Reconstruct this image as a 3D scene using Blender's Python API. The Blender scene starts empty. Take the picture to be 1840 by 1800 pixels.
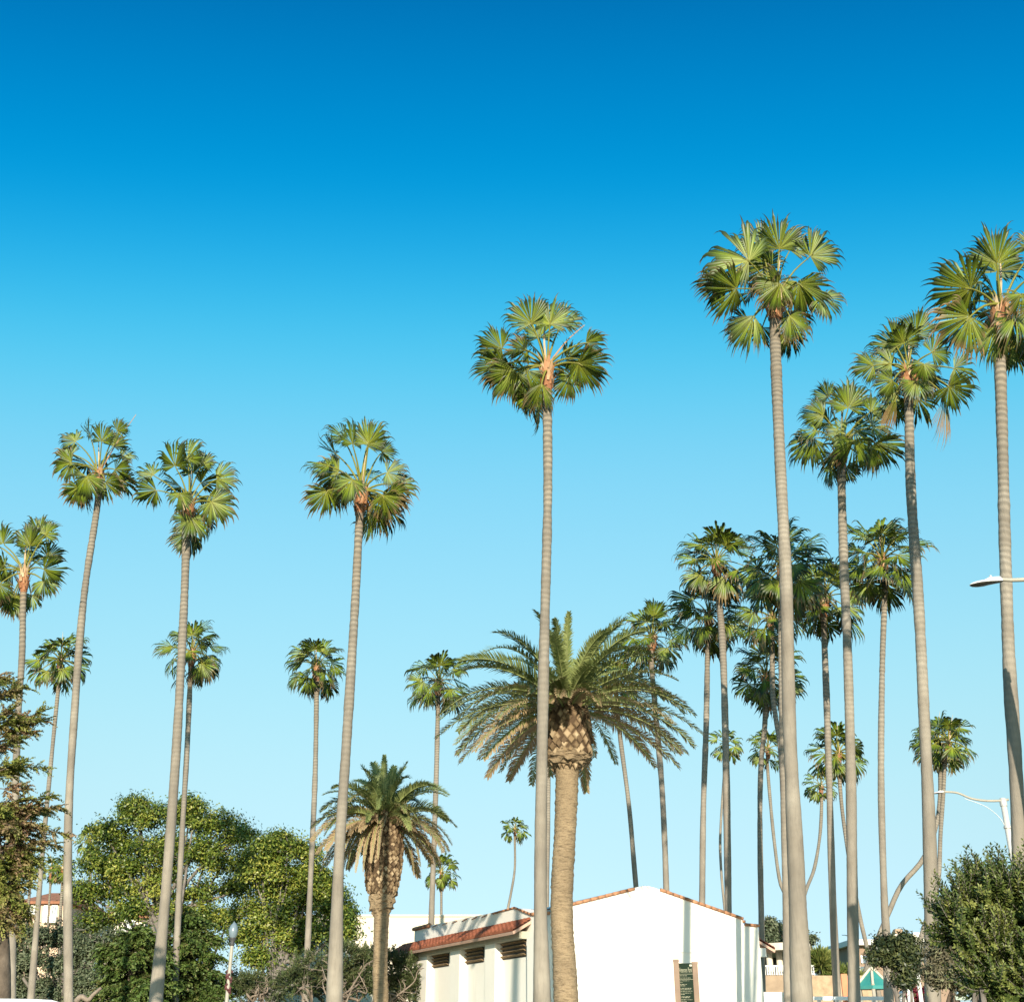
import bpy, math, random
import numpy as np
from mathutils import Vector

# ------------------------------------------------------------------ camera, sky, sun, exposure
SC = bpy.context.scene
COL = SC.collection
F = 2100.0                      # focal length in photo pixels (photo is 1840 x 1800)
TH = math.atan(985.0 / F)       # the camera looks up by this much
CT, ST = math.cos(TH), math.sin(TH)
CAM = np.array([0.0, 0.0, 1.6])
cam_d = bpy.data.cameras.new("camera")
cam = bpy.data.objects.new("camera", cam_d)
COL.objects.link(cam)
cam.location = CAM
cam.rotation_euler = (math.pi / 2 + TH, 0, 0)
cam_d.sensor_width = 36.0
cam_d.sensor_fit = 'HORIZONTAL'
cam_d.lens = 36.0 * F / 1840.0
cam_d.clip_start = 0.05
cam_d.clip_end = 6000.0
SC.camera = cam

SUN_EL, SUN_AZ = math.radians(16), math.radians(1.7)     # sun behind the camera, a touch to the right
sun_vec = Vector((math.sin(SUN_AZ) * math.cos(SUN_EL), -math.cos(SUN_AZ) * math.cos(SUN_EL), math.sin(SUN_EL)))
sd = bpy.data.lights.new("sun", 'SUN')
sd.energy = 5.0
sd.angle = math.radians(0.5)
sd.color = (1.0, 0.90, 0.74)
so = bpy.data.objects.new("sun", sd)
COL.objects.link(so)
so.rotation_euler = sun_vec.to_track_quat('Z', 'Y').to_euler()
so.location = (0, -30, 40)

W = bpy.data.worlds.new("World")
SC.world = W
W.use_nodes = True
wn, wl = W.node_tree.nodes, W.node_tree.links
bg = wn["Background"]
sky = wn.new("ShaderNodeTexSky")
sky.sky_type = 'NISHITA'
sky.sun_disc = False
sky.sun_elevation = SUN_EL
sky.sun_rotation = math.pi - SUN_AZ
sky.air_density = 1.0
sky.dust_density = 0.6
sky.ozone_density = 2.5
# the sky's colour grade by elevation (the photograph's sky is a deep saturated blue overhead)
tc = wn.new("ShaderNodeTexCoord")
flat = wn.new("ShaderNodeVectorMath")          # the deep blue band lies broad across the north, not in a tight ring
flat.operation = 'MULTIPLY'
flat.inputs[1].default_value = (0.45, 1.0, 1.0)
wl.new(tc.outputs["Generated"], flat.inputs[0])
nrm = wn.new("ShaderNodeVectorMath")
nrm.operation = 'NORMALIZE'
wl.new(flat.outputs[0], nrm.inputs[0])
sx = wn.new("ShaderNodeSeparateXYZ")
wl.new(nrm.outputs[0], sx.inputs[0])
ramp = wn.new("ShaderNodeValToRGB")
wl.new(sx.outputs["Z"], ramp.inputs[0])
GRADE = [(0.0, (0.669, 0.82, 1.255)),
         (0.042, (0.703, 0.861, 1.2)),
         (0.117, (0.945, 0.939, 0.888)),
         (0.203, (1.275, 1.247, 0.974)),
         (0.292, (1.404, 1.574, 1.171)),
         (0.381, (1.387, 1.838, 1.411)),
         (0.467, (1.196, 2.069, 1.644)),
         (0.548, (0.446, 2.182, 1.864)),
         (0.623, (0.004, 1.685, 1.919)),
         (0.689, (0.0, 1.371, 1.794)),
         (0.747, (0.0, 1.113, 1.599)),
         (1.0, (0.016, 0.628, 1.177))]
GRADE = [(p, tuple(c / 3.0 for c in q)) for p, q in GRADE]
ramp.color_ramp.interpolation = 'B_SPLINE'
el_ = ramp.color_ramp.elements
el_[0].position, el_[1].position = GRADE[0][0], GRADE[-1][0]
el_[0].color, el_[1].color = (*GRADE[0][1], 1), (*GRADE[-1][1], 1)
for p_, c_ in GRADE[1:-1]:
    e_ = el_.new(p_)
    e_.color = (*c_, 1)
mulv = wn.new("ShaderNodeVectorMath")
mulv.operation = 'MULTIPLY'
wl.new(sky.outputs[0], mulv.inputs[0])
wl.new(ramp.outputs[0], mulv.inputs[1])
scv = wn.new("ShaderNodeVectorMath")
scv.operation = 'SCALE'
scv.inputs[3].default_value = 3.0
wl.new(mulv.outputs[0], scv.inputs[0])
wl.new(scv.outputs[0], bg.inputs[0])
bg.inputs[1].default_value = 0.1

SC.view_settings.view_transform = 'Standard'
SC.view_settings.look = 'None'
SC.view_settings.exposure = 0.6
SC.view_settings.gamma = 1.0
SC.render.engine = 'CYCLES'
SC.cycles.max_bounces = 6
SC.cycles.diffuse_bounces = 3
SC.cycles.transmission_bounces = 4
SC.cycles.transparent_max_bounces = 4
SC.cycles.use_denoising = True

rs = np.random.RandomState(11)

# ------------------------------------------------------------------ pixel -> place
RIGHT = np.array([1.0, 0, 0])
UPC = np.array([0, -ST, CT])
TOCAM = -np.array([0, CT, ST])
UP = np.array([0, 0, 1.0])


def ray(px, py):
    u, v = (px - 920.0) / F, (900.0 - py) / F
    return np.array([u, CT - v * ST, ST + v * CT])


def at(px, py, D):
    d = ray(px, py)
    return CAM + d * (D / d[1])


def mpp(px, py, D):             # metres per photo pixel at that place
    return D / ray(px, py)[1] / F


def nz(a):
    a = np.asarray(a, float)
    return a / (np.linalg.norm(a, axis=-1, keepdims=True) + 1e-12)


# ------------------------------------------------------------------ objects
def mesh_obj(name, V, Fc, mat=None, parent=None, attr=None, smooth=False, mats=None, mi=None):
    V = np.asarray(V, np.float32).reshape(-1, 3)
    me = bpy.data.meshes.new(name)
    if isinstance(Fc, np.ndarray):
        n, k = Fc.shape
        me.vertices.add(len(V))
        me.vertices.foreach_set("co", V.ravel())
        me.loops.add(n * k)
        me.loops.foreach_set("vertex_index", Fc.astype(np.int32).ravel())
        me.polygons.add(n)
        me.polygons.foreach_set("loop_start", np.arange(0, n * k, k, dtype=np.int32))
        me.polygons.foreach_set("loop_total", np.full(n, k, np.int32))
        me.update(calc_edges=True)
    else:
        me.from_pydata(V.tolist(), [], [list(map(int, f)) for f in Fc])
        me.update()
    for m in (mats or [mat]):
        if m:
            me.materials.append(m)
    if mi is not None:
        me.polygons.foreach_set("material_index", np.asarray(mi, np.int32))
    if smooth:
        me.polygons.foreach_set("use_smooth", np.ones(len(me.polygons), bool))
    if attr is not None:
        a = me.attributes.new("fr", 'FLOAT_VECTOR', 'POINT')
        a.data.foreach_set("vector", np.asarray(attr, np.float32).reshape(-1, 3).ravel())
    me.validate()
    o = bpy.data.objects.new(name, me)
    COL.objects.link(o)
    if parent:
        o.parent = parent
    return o


def tag(o, label=None, cat=None, group=None, kind=None):
    if label:
        o["label"] = label
    if cat:
        o["category"] = cat
    if group:
        o["group"] = group
    if kind:
        o["kind"] = kind
    return o


def thing(name, label, cat, loc=(0, 0, 0), group=None):
    o = bpy.data.objects.new(name, None)
    COL.objects.link(o)
    o.location = [float(c) for c in loc]
    o.empty_display_size = 0.3
    return tag(o, label, cat, group)


class MB:
    """collects pieces of one mesh, in world coordinates"""

    def __init__(s):
        s.V, s.F, s.A, s.M, s.n = [], [], [], [], 0

    def add(s, V, Fc, A=None, m=0):
        V = np.asarray(V, float).reshape(-1, 3)
        Fc = [[i + s.n for i in f] for f in (Fc.tolist() if isinstance(Fc, np.ndarray) else Fc)]
        s.V.append(V)
        s.F += Fc
        s.M += [m] * len(Fc)
        s.A.append(np.zeros((len(V), 3)) if A is None else np.broadcast_to(np.asarray(A, float), (len(V), 3)))
        s.n += len(V)
        return s

    def box(s, c, ax, ay, az, hx, hy, hz, m=0, A=None):
        """box about c with half sizes along three axes"""
        c, ax, ay, az = [np.asarray(q, float) for q in (c, ax, ay, az)]
        V = [c + ax * hx * i + ay * hy * j + az * hz * k for i in (-1, 1) for j in (-1, 1) for k in (-1, 1)]
        Fc = [(0, 1, 3, 2), (4, 6, 7, 5), (0, 4, 5, 1), (2, 3, 7, 6), (0, 2, 6, 4), (1, 5, 7, 3)]
        return s.add(V, Fc, A, m)

    def tube(s, P, R, n=8, m=0, A=None, cap=True):
        V, Fc = tube_mesh(P, R, n, cap)
        return s.add(V, Fc, A, m)

    def build(s, name, mat=None, parent=None, smooth=False, mats=None):
        V = np.concatenate(s.V)
        off = np.zeros(3)
        if parent is not None:
            p = parent
            while p is not None:
                off = off + np.array(p.location)
                p = p.parent
        o = mesh_obj(name, V - off, s.F, mat, parent, np.concatenate(s.A), smooth, mats, s.M if mats else None)
        return o


def tube_mesh(P, R, n=8, cap=True):
    P = np.asarray(P, float)
    R = np.broadcast_to(np.asarray(R, float), (len(P),))
    T = nz(np.gradient(P, axis=0))
    ref = np.array([0, 0, 1.0]) if abs(T[0][2]) < 0.8 else np.array([1.0, 0, 0])
    a0 = nz(np.cross(ref, T[0]))
    fr = []
    for t in T:
        a0 = nz(a0 - t * np.dot(a0, t))
        fr.append((a0, np.cross(t, a0)))
    th = np.linspace(0, 2 * math.pi, n, endpoint=False)
    V = np.concatenate([P[i] + R[i] * (np.cos(th)[:, None] * fr[i][0] + np.sin(th)[:, None] * fr[i][1]) for i in range(len(P))])
    Fc = []
    for i in range(len(P) - 1):
        for j in range(n):
            k = (j + 1) % n
            Fc.append((i * n + j, i * n + k, (i + 1) * n + k, (i + 1) * n + j))
    if cap:
        Fc.append(tuple(range(n))[::-1])
        Fc.append(tuple(range((len(P) - 1) * n, len(P) * n)))
    return V, Fc


def spline(P, n):
    """smooth curve through points, n samples even by arc length"""
    P = np.asarray(P, float)
    if len(P) == 2:
        t = np.linspace(0, 1, n)[:, None]
        return P[0] * (1 - t) + P[1] * t
    Q = np.vstack([2 * P[0] - P[1], P, 2 * P[-1] - P[-2]])
    out = []
    for i in range(1, len(Q) - 2):
        t = np.linspace(0, 1, 24, endpoint=False)[:, None]
        p0, p1, p2, p3 = Q[i - 1:i + 3]
        out.append(0.5 * (2 * p1 + (p2 - p0) * t + (2 * p0 - 5 * p1 + 4 * p2 - p3) * t ** 2 + (3 * p1 - p0 - 3 * p2 + p3) * t ** 3))
    C = np.vstack(out + [P[-1:]])
    s = np.r_[0, np.cumsum(np.linalg.norm(np.diff(C, axis=0), axis=1))]
    u = np.linspace(0, s[-1], n)
    return np.stack([np.interp(u, s, C[:, k]) for k in range(3)], 1)


# ------------------------------------------------------------------ materials
class NT:
    def __init__(s, name):
        s.m = bpy.data.materials.new(name)
        s.m.use_nodes = True
        s.t = s.m.node_tree
        s.n, s.l = s.t.nodes, s.t.links
        s.p = s.n["Principled BSDF"]
        s.out = s.n["Material Output"]

    def node(s, typ, **kw):
        x = s.n.new(typ)
        for k, v in kw.items():
            setattr(x, k, v)
        return x

    def set(s, node, i, v):
        if isinstance(v, bpy.types.NodeSocket):
            s.l.new(v, node.inputs[i])
        elif v is not None:
            node.inputs[i].default_value = v
        return node

    def math(s, op, a, b=None, c=None, clamp=False):
        x = s.node("ShaderNodeMath", operation=op, use_clamp=clamp)
        for i, v in enumerate((a, b, c)):
            if v is not None:
                s.set(x, i, v)
        return x.outputs[0]

    def mix(s, f, a, b):
        x = s.node("ShaderNodeMix", data_type='RGBA')
        s.set(x, 0, f)
        for i, v in ((6, a), (7, b)):
            s.set(x, i, (*v, 1) if isinstance(v, tuple) and len(v) == 3 else v)
        return x.outputs[2]

    def ramp(s, f, stops):
        x = s.node("ShaderNodeValToRGB")
        s.set(x, 0, f)
        e = x.color_ramp.elements
        e[0].position, e[1].position = stops[0][0], stops[-1][0]
        e[0].color = (*stops[0][1], 1)
        e[1].color = (*stops[-1][1], 1)
        for p, c in stops[1:-1]:
            q = e.new(p)
            q.color = (*c, 1)
        return x.outputs[0]

    def noise(s, scale, vec=None, detail=3, rough=0.55, sc3=None):
        if vec is None:
            vec = s.node("ShaderNodeTexCoord").outputs["Object"]
        if sc3:
            mp = s.node("ShaderNodeMapping")
            s.l.new(vec, mp.inputs[0])
            mp.inputs[3].default_value = sc3
            vec = mp.outputs[0]
        x = s.node("ShaderNodeTexNoise")
        s.l.new(vec, x.inputs["Vector"])
        x.inputs["Scale"].default_value = scale
        x.inputs["Detail"].default_value = detail
        x.inputs["Roughness"].default_value = rough
        return x.outputs[0]

    def attr(s):
        a = s.node("ShaderNodeAttribute", attribute_name="fr")
        q = s.node("ShaderNodeSeparateXYZ")
        s.l.new(a.outputs["Vector"], q.inputs[0])
        return q.outputs

    def bump(s, h, strength=0.4, dist=0.05):
        b = s.node("ShaderNodeBump")
        s.set(b, "Height", h)
        b.inputs["Strength"].default_value = strength
        b.inputs["Distance"].default_value = dist
        s.l.new(b.outputs[0], s.p.inputs["Normal"])

    def finish(s, color=None, rough=0.8, transl=0.0, spec=None):
        if color is not None:
            s.set(s.p, "Base Color", (*color, 1) if isinstance(color, tuple) and len(color) == 3 else color)
        s.set(s.p, "Roughness", rough)
        if spec is not None:
            s.set(s.p, "Specular IOR Level", spec)
        if transl > 0:
            tr = s.node("ShaderNodeBsdfTranslucent")
            s.set(tr, 0, (*color, 1) if isinstance(color, tuple) else color)
            mx = s.node("ShaderNodeMixShader")
            mx.inputs[0].default_value = transl
            s.l.new(s.p.outputs[0], mx.inputs[1])
            s.l.new(tr.outputs[0], mx.inputs[2])
            s.l.new(mx.outputs[0], s.out.inputs[0])
        return s.m


def plain(name, col, rough=0.7, var=0.15, scale=3.0, bump=0.0, metal=0.0, detail=4):
    t = NT(name)
    n = t.noise(scale, detail=detail)
    lo = tuple(c * (1 - var) for c in col)
    hi = tuple(min(1, c * (1 + var)) for c in col)
    c = t.ramp(n, [(0.3, lo), (0.7, hi)])
    if bump:
        t.bump(t.noise(scale * 6, detail=5), bump, 0.02)
    t.p.inputs["Metallic"].default_value = metal
    return t.finish(c, rough, 0, 0.5 if rough < .6 else 0.2)


def leaf_mat(name, stops, dead=(0.20, 0.11, 0.05), rough=0.5, transl=0.25, spec=0.35):
    """fr = (unused, random per leaf, dryness)"""
    t = NT(name)
    x, r, a = t.attr()[:3]
    c = t.ramp(r, stops)
    c = t.mix(a, c, dead)
    return t.finish(c, rough, transl, spec)


def fan_mat():
    t = NT("fan_frond")
    x, r, a = t.attr()[:3]
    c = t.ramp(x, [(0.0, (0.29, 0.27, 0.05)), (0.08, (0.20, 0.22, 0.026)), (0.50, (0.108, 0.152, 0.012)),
                   (0.72, (0.034, 0.052, 0.010)), (1.0, (0.016, 0.020, 0.010))])  # darker outer blade paints in the shade of the drooping tips
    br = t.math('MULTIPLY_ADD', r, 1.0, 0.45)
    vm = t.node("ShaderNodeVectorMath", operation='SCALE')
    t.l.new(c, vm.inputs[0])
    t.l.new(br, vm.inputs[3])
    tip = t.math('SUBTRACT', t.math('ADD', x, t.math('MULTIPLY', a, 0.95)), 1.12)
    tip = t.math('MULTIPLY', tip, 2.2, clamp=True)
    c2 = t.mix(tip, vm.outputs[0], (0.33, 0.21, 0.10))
    return t.finish(c2, 0.42, 0.08, 0.35)


def fan_trunk_mat():
    """fr = (metres below the top, radius fraction, random per tree)"""
    t = NT("fan_palm_bark")
    h, q, r = t.attr()[:3]
    n1 = t.noise(1.2, detail=5)
    n2 = t.noise(16.0, sc3=(1, 1, 0.12), detail=5, rough=0.7)          # long vertical cracks
    hh = t.math('ADD', h, t.math('MULTIPLY', n1, 0.30))
    ring = t.math('SINE', t.math('MULTIPLY', hh, 2 * math.pi / 0.15))
    ring = t.math('MULTIPLY_ADD', ring, 0.5, 0.5)
    n3 = t.noise(0.45, detail=4)
    base = t.ramp(n1, [(0.25, (0.19, 0.16, 0.125)), (0.5, (0.28, 0.242, 0.192)), (0.75, (0.37, 0.325, 0.262))])
    base = t.mix(t.ramp(n3, [(0.42, (0, 0, 0)), (0.62, (0.75, 0.75, 0.75))]), base, (0.185, 0.16, 0.13))
    topc = t.ramp(n1, [(0.3, (0.19, 0.15, 0.105)), (0.7, (0.33, 0.275, 0.20))])
    f = t.math('MULTIPLY', t.math('SUBTRACT', 4.5, h), 0.25, clamp=True)
    c = t.mix(f, base, topc)
    rust = t.math('MULTIPLY', t.math('SUBTRACT', 1.3, h), 0.7, clamp=True)
    c = t.mix(rust, c, (0.33, 0.19, 0.095))
    fr_ = t.math('MULTIPLY_ADD', t.math('SUBTRACT', 11.0, h), 0.09, 0.06, clamp=True)
    dark = t.math('MULTIPLY', t.math('MULTIPLY', ring, fr_), 0.8)
    dark = t.math('MULTIPLY', dark, t.math('MULTIPLY_ADD', n1, 1.6, 0.1))
    c = t.mix(dark, c, (0.095, 0.085, 0.07))
    crack = t.math('MULTIPLY', t.math('SUBTRACT', n2, 0.48), 1.7, clamp=True)
    c = t.mix(crack, c, (0.13, 0.115, 0.095))
    t.bump(t.math('ADD', t.math('MULTIPLY', t.math('MULTIPLY', ring, fr_), 0.8), t.math('MULTIPLY', n2, 0.7)), 0.6, 0.03)
    return t.finish(c, 0.9, 0, 0.2)


M_FAN = fan_mat()
M_FTRUNK = fan_trunk_mat()


def boot_mat():
    t = NT("leaf_base")
    x, r, a = t.attr()[:3]
    c = t.ramp(r, [(0.0, (0.20, 0.075, 0.03)), (0.45, (0.36, 0.15, 0.06)), (0.8, (0.42, 0.24, 0.12)), (1.0, (0.50, 0.37, 0.22))])
    return t.finish(c, 0.75)


M_BOOT = boot_mat()


def frond_p_mat():
    t = NT("feather_frond")
    x, r, a = t.attr()[:3]
    c = t.ramp(r, [(0.0, (0.105, 0.14, 0.046)), (0.5, (0.20, 0.24, 0.075)), (1.0, (0.275, 0.305, 0.11))])
    tip = t.math('SUBTRACT', t.math('ADD', t.math('MULTIPLY', x, 0.9), t.math('MULTIPLY', a, 1.15)), 1.0)
    tip = t.math('MULTIPLY', tip, 2.4, clamp=True)
    c = t.mix(tip, c, (0.37, 0.265, 0.145))
    return t.finish(c, 0.5, 0.15, 0.4)


M_FEATHER = frond_p_mat()


def date_trunk_mat():
    t = NT("date_palm_bark")
    n0 = t.noise(1.1, detail=4)
    n1 = t.noise(5.0, sc3=(1, 1, 4.4), detail=6, rough=0.7)
    n2 = t.noise(26.0, sc3=(1, 1, 2.0), detail=3)
    c = t.ramp(n0, [(0.3, (0.24, 0.175, 0.105)), (0.7, (0.36, 0.265, 0.16))])
    c = t.mix(t.math('MULTIPLY', t.math('SUBTRACT', n1, 0.47), 4.2, clamp=True), c, (0.12, 0.085, 0.052))
    c = t.mix(t.math('MULTIPLY', t.math('SUBTRACT', n2, 0.5), 2.2, clamp=True), c, (0.13, 0.095, 0.06))
    t.bump(t.math('ADD', t.math('MULTIPLY', n1, -1.0), t.math('MULTIPLY', n2, -0.4)), 0.8, 0.05)
    return t.finish(c, 0.9, 0, 0.2)


M_DTRUNK = date_trunk_mat()


def boss_mat():
    t = NT("cut_leaf_base")
    x, r, a = t.attr()[:3]
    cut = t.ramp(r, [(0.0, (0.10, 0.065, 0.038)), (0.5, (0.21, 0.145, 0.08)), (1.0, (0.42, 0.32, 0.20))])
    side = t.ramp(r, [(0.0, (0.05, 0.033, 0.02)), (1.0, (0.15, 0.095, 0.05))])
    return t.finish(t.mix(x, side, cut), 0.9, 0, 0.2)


M_BOSS = boss_mat()
M_BARK = plain("brown_bark", (0.13, 0.10, 0.075), 0.9, 0.4, 4.0, 0.6)
M_PALEBARK = plain("pale_bark", (0.22, 0.175, 0.135), 0.9, 0.3, 5.0, 0.5)
M_GREYBARK = plain("grey_bark", (0.17, 0.15, 0.13), 0.9, 0.35, 4.0, 0.6)


def stucco():
    t = NT("white_stucco")
    n1, n2 = t.noise(0.7, detail=5), t.noise(2.2, sc3=(1, 1, 0.12), detail=5, rough=0.7)
    c = t.ramp(n1, [(0.3, (0.80, 0.755, 0.665)), (0.7, (0.83, 0.79, 0.70))])
    c = t.mix(t.math('MULTIPLY', t.math('SUBTRACT', n2, 0.55), 1.3, clamp=True), c, (0.58, 0.53, 0.45))
    t.bump(t.noise(14.0, detail=6, rough=0.7), 0.25, 0.02)
    return t.finish(c, 0.95, 0, 0.15)


M_STUCCO = stucco()
M_CREAM = plain("cream_stucco", (0.68, 0.60, 0.48), 0.9, 0.04, 0.6, 0.05)
M_TILE = plain("clay_tile", (0.30, 0.10, 0.052), 0.75, 0.35, 2.6, 0.2)
M_COPING = plain("weathered_coping", (0.40, 0.20, 0.11), 0.85, 0.35, 3.5, 0.2)
M_BEAM = plain("olive_beam", (0.44, 0.42, 0.33), 0.8, 0.1, 4.0)
M_DARK = plain("dark_interior", (0.035, 0.03, 0.026), 0.6, 0.3, 5.0)
M_SLAT = plain("wood_slat", (0.26, 0.17, 0.09), 0.8, 0.35, 6.0)
M_METAL = plain("grey_metal", (0.50, 0.49, 0.47), 0.45, 0.08, 4.0, 0, 0.2)
M_PALEPOLE = plain("pale_painted_pole", (0.35, 0.32, 0.26), 0.55, 0.06, 4.0)
M_WHITE = plain("white_paint", (0.80, 0.79, 0.76), 0.5, 0.04, 4.0)
M_BLACK = plain("dark_iron", (0.05, 0.05, 0.05), 0.5, 0.2, 6.0)


# ------------------------------------------------------------------ fan palm fronds
def tilted(b, n, ang):
    """rotate n about b"""
    return n * math.cos(ang) + np.cross(b, n) * math.sin(ang)


def fan_frond(base, hub, b, n, R, age, rng, nseg=34, psi=140.0, arch=0.25, grav=1.0, pet_r=0.018, split=0.72):
    """one fan leaf: curved petiole from base to hub, then pleated blade along b facing n. returns V, F, A"""
    b = nz(b)
    n = nz(n - b * np.dot(n, b))
    l = np.cross(b, n)
    ts = np.array([0.03, 0.16, 0.32, 0.48, split, 0.77, 0.83, 0.92, 1.0])
    nt = len(ts)
    ps = np.radians(np.linspace(-psi, psi, nseg)) + rng.normal(0, 0.012, nseg)
    dpsi = 2 * math.radians(psi) / (nseg - 1)
    Ls = R * (1.0 - 0.42 * (np.abs(ps) / math.radians(psi)) ** 2.2) * np.where(rng.rand(nseg) < .07, rng.uniform(.55, .75, nseg), rng.uniform(0.80, 1.10, nseg))
    D = np.cos(ps)[:, None] * b + np.sin(ps)[:, None] * l
    # the costa arches the blade backwards, the two sides fold forwards
    P = np.zeros((nseg, nt, 3))
    d = D.copy()
    p = hub + D * (Ls * ts[0])[:, None]
    P[:, 0] = p
    fold = rng.uniform(-0.25, 0.35)
    gw = rng.uniform(0.6, 1.4, nseg)
    curl = rng.uniform(0.3, 1.5, nseg)
    T = np.zeros((nseg, nt, 3))
    und = 0.16 * np.sin(ps * rng.uniform(2.2, 4.5) + rng.uniform(0, 6)) + 0.07 * np.sin(ps * rng.uniform(6, 10) + rng.uniform(0, 6))
    for _ in range(rng.randint(1, 3)):            # creases where the blade has folded
        c0 = rng.randint(2, max(3, nseg - 3))
        und[c0:c0 + rng.randint(1, 3)] -= rng.uniform(0.25, 0.6)
    d = nz(d + n * und[:, None])
    T[:, 0] = d
    for i in range(1, nt):
        dt = ts[i] - ts[i - 1]
        d = d - n * (arch * dt * (0.6 + np.cos(ps)))[:, None] + n * (fold * dt * np.abs(np.sin(ps)))[:, None]
        g = grav * dt * (0.10 if ts[i] < 0.73 else 6.0) * gw
        if ts[i] > 0.73:                          # the free tips curl over out of the blade's plane
            d = d - n * (curl * dt * 4.2)[:, None]
        d = nz(d - UP * g[:, None] * (0.55 + 0.45 * np.linalg.norm(d[:, :2], axis=1))[:, None])
        p = p + d * (Ls * dt)[:, None]
        P[:, i] = p
        T[:, i] = d
    wid = np.where(ts <= split, ts, split * (1 - ts) / (1 - split) * 0.62 + 0.012) * math.tan(dpsi / 2)
    wid = Ls[:, None] * wid[None]
    side = nz(np.cross(np.broadcast_to(n, T.shape), T))
    pl = 0.26
    nn = np.cross(T, side)
    V = np.stack([P - side * wid[..., None] - nn * (wid * pl)[..., None], P + nn * (wid * pl)[..., None],
                  P + side * wid[..., None] - nn * (wid * pl)[..., None]], 2)      # nseg, nt, 3, xyz
    idx = np.arange(nseg * nt * 3).reshape(nseg, nt, 3)
    Fq = np.concatenate([np.stack([idx[:, :-1, k], idx[:, :-1, k + 1], idx[:, 1:, k + 1], idx[:, 1:, k]], -1).reshape(-1, 4) for k in (0, 1)])
    A = np.zeros((nseg, nt, 3, 3))
    A[..., 0] = ts[None, :, None]
    A[..., 1] = rng.uniform(0, 1, nseg)[:, None, None]
    A[..., 2] = age + rng.normal(0, 0.07, nseg)[:, None, None]
    # petiole
    mid = (base + hub) / 2 + UP * np.linalg.norm(hub - base) * 0.10
    C = spline([base, mid, hub, hub + b * R * 0.12], 8)
    Vp, Fp = tube_mesh(C, np.linspace(pet_r * 1.7, pet_r * 0.7, 8), 5, False)
    Fp = np.array(Fp) + nseg * nt * 3
    Ap = np.zeros((len(Vp), 3))
    Ap[:, 0] = 0.02
    Ap[:, 1] = 0.35
    Ap[:, 2] = min(age, 0.7)
    return np.concatenate([V.reshape(-1, 3), Vp]), np.concatenate([Fq, Fp]), np.concatenate([A.reshape(-1, 3), Ap])


def natural_frond(heart, el, az, Rc, rng, age, nseg, pet_r, roll=None):
    """a frond leaving the heart at an elevation and azimuth, its blade drooping as gravity has it"""
    p = np.array([math.cos(el) * math.cos(az), math.cos(el) * math.sin(az), math.sin(el)])
    hub = heart + p * Rc * rng.uniform(0.44, 0.58)
    hub[2] -= Rc * 0.06 * math.cos(el)
    bel = el - rng.uniform(0.15, 0.65)
    b = np.array([math.cos(bel) * math.cos(az), math.cos(bel) * math.sin(az), math.sin(bel)])
    lat = nz(np.cross(b, UP) + 1e-6)
    n = np.cross(lat, b)
    if roll is None:
        n = tilted(b, n, rng.normal(0, 0.5))
    else:                                         # side leaves hang with one face to the open side
        n1, n2 = tilted(b, n, roll), tilted(b, n, -roll)
        n = n1 if np.dot(n1, TOCAM) > np.dot(n2, TOCAM) else n2
    narrow = rng.rand() < 0.15
    return fan_frond(heart, hub, b, n, Rc * rng.uniform(0.50, 0.64), age, rng, nseg, 70 if narrow else rng.uniform(90, 122),
                     rng.uniform(0.05, 0.3), rng.uniform(0.7, 1.15), pet_r)


def leaf_bases(heart, tdir, r, h, rng, n=34):
    """split old leaf bases round the top of a fan palm's trunk: curved pointed straps"""
    V, Fc, A = [], [], []
    tdir = nz(tdir)
    x = nz(np.cross(tdir, np.array([0.3, -1, 0.1])))
    y = np.cross(tdir, x)
    c = 0
    for k in range(n):
        a = k * 2.399 + rng.uniform(-.3, .3)
        z0 = -h * (1 - (k + 1) / n) - 0.05 * h
        o = x * math.cos(a) + y * math.sin(a)
        s = -x * math.sin(a) + y * math.cos(a)
        ln = h * rng.uniform(0.35, 0.6)
        flare = rng.uniform(0.15, 0.8)
        w = r * rng.uniform(0.26, 0.5)
        rnd = np.clip(0.25 + 0.75 * (k / n) + rng.normal(0, .18), 0, 1)
        rad = r * (1.02 + 0.35 * math.sin(math.pi * min(1, max(0, 1 + z0 / h))))
        for (u, ww, fl) in ((0, 1.0, 0.0), (0.35, 0.95, 0.25), (0.7, 0.55, 0.6), (1.0, 0.12, 1.0)):
            pc = heart + tdir * (z0 + ln * u) + o * (rad + flare * ln * fl * u)
            V += [pc - s * w * ww, pc + o * 0.05 * w + s * 0, pc + s * w * ww]
            A += [[u, rnd, 0]] * 3
        for i in range(3):
            for j in range(2):
                Fc.append((c + i * 3 + j, c + i * 3 + j + 1, c + i * 3 + j + 4, c + i * 3 + j + 3))
        c += 12
    # the core they sit on
    Vt, Ft = tube_mesh([heart - tdir * h * 1.05, heart - tdir * h * 0.6, heart - tdir * h * .2, heart + tdir * h * .12],
                       [r * 0.92, r * 1.05, r * 0.9, r * 0.35], 12)
    Ft = [tuple(i + c for i in f) for f in Ft]
    return np.concatenate([np.array(V), Vt]), Fc + Ft, np.concatenate([np.array(A), np.tile([[0, .2, 0]], (len(Vt), 1))])


PALM_GROUP = "tall fan palms standing in the park"


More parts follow.
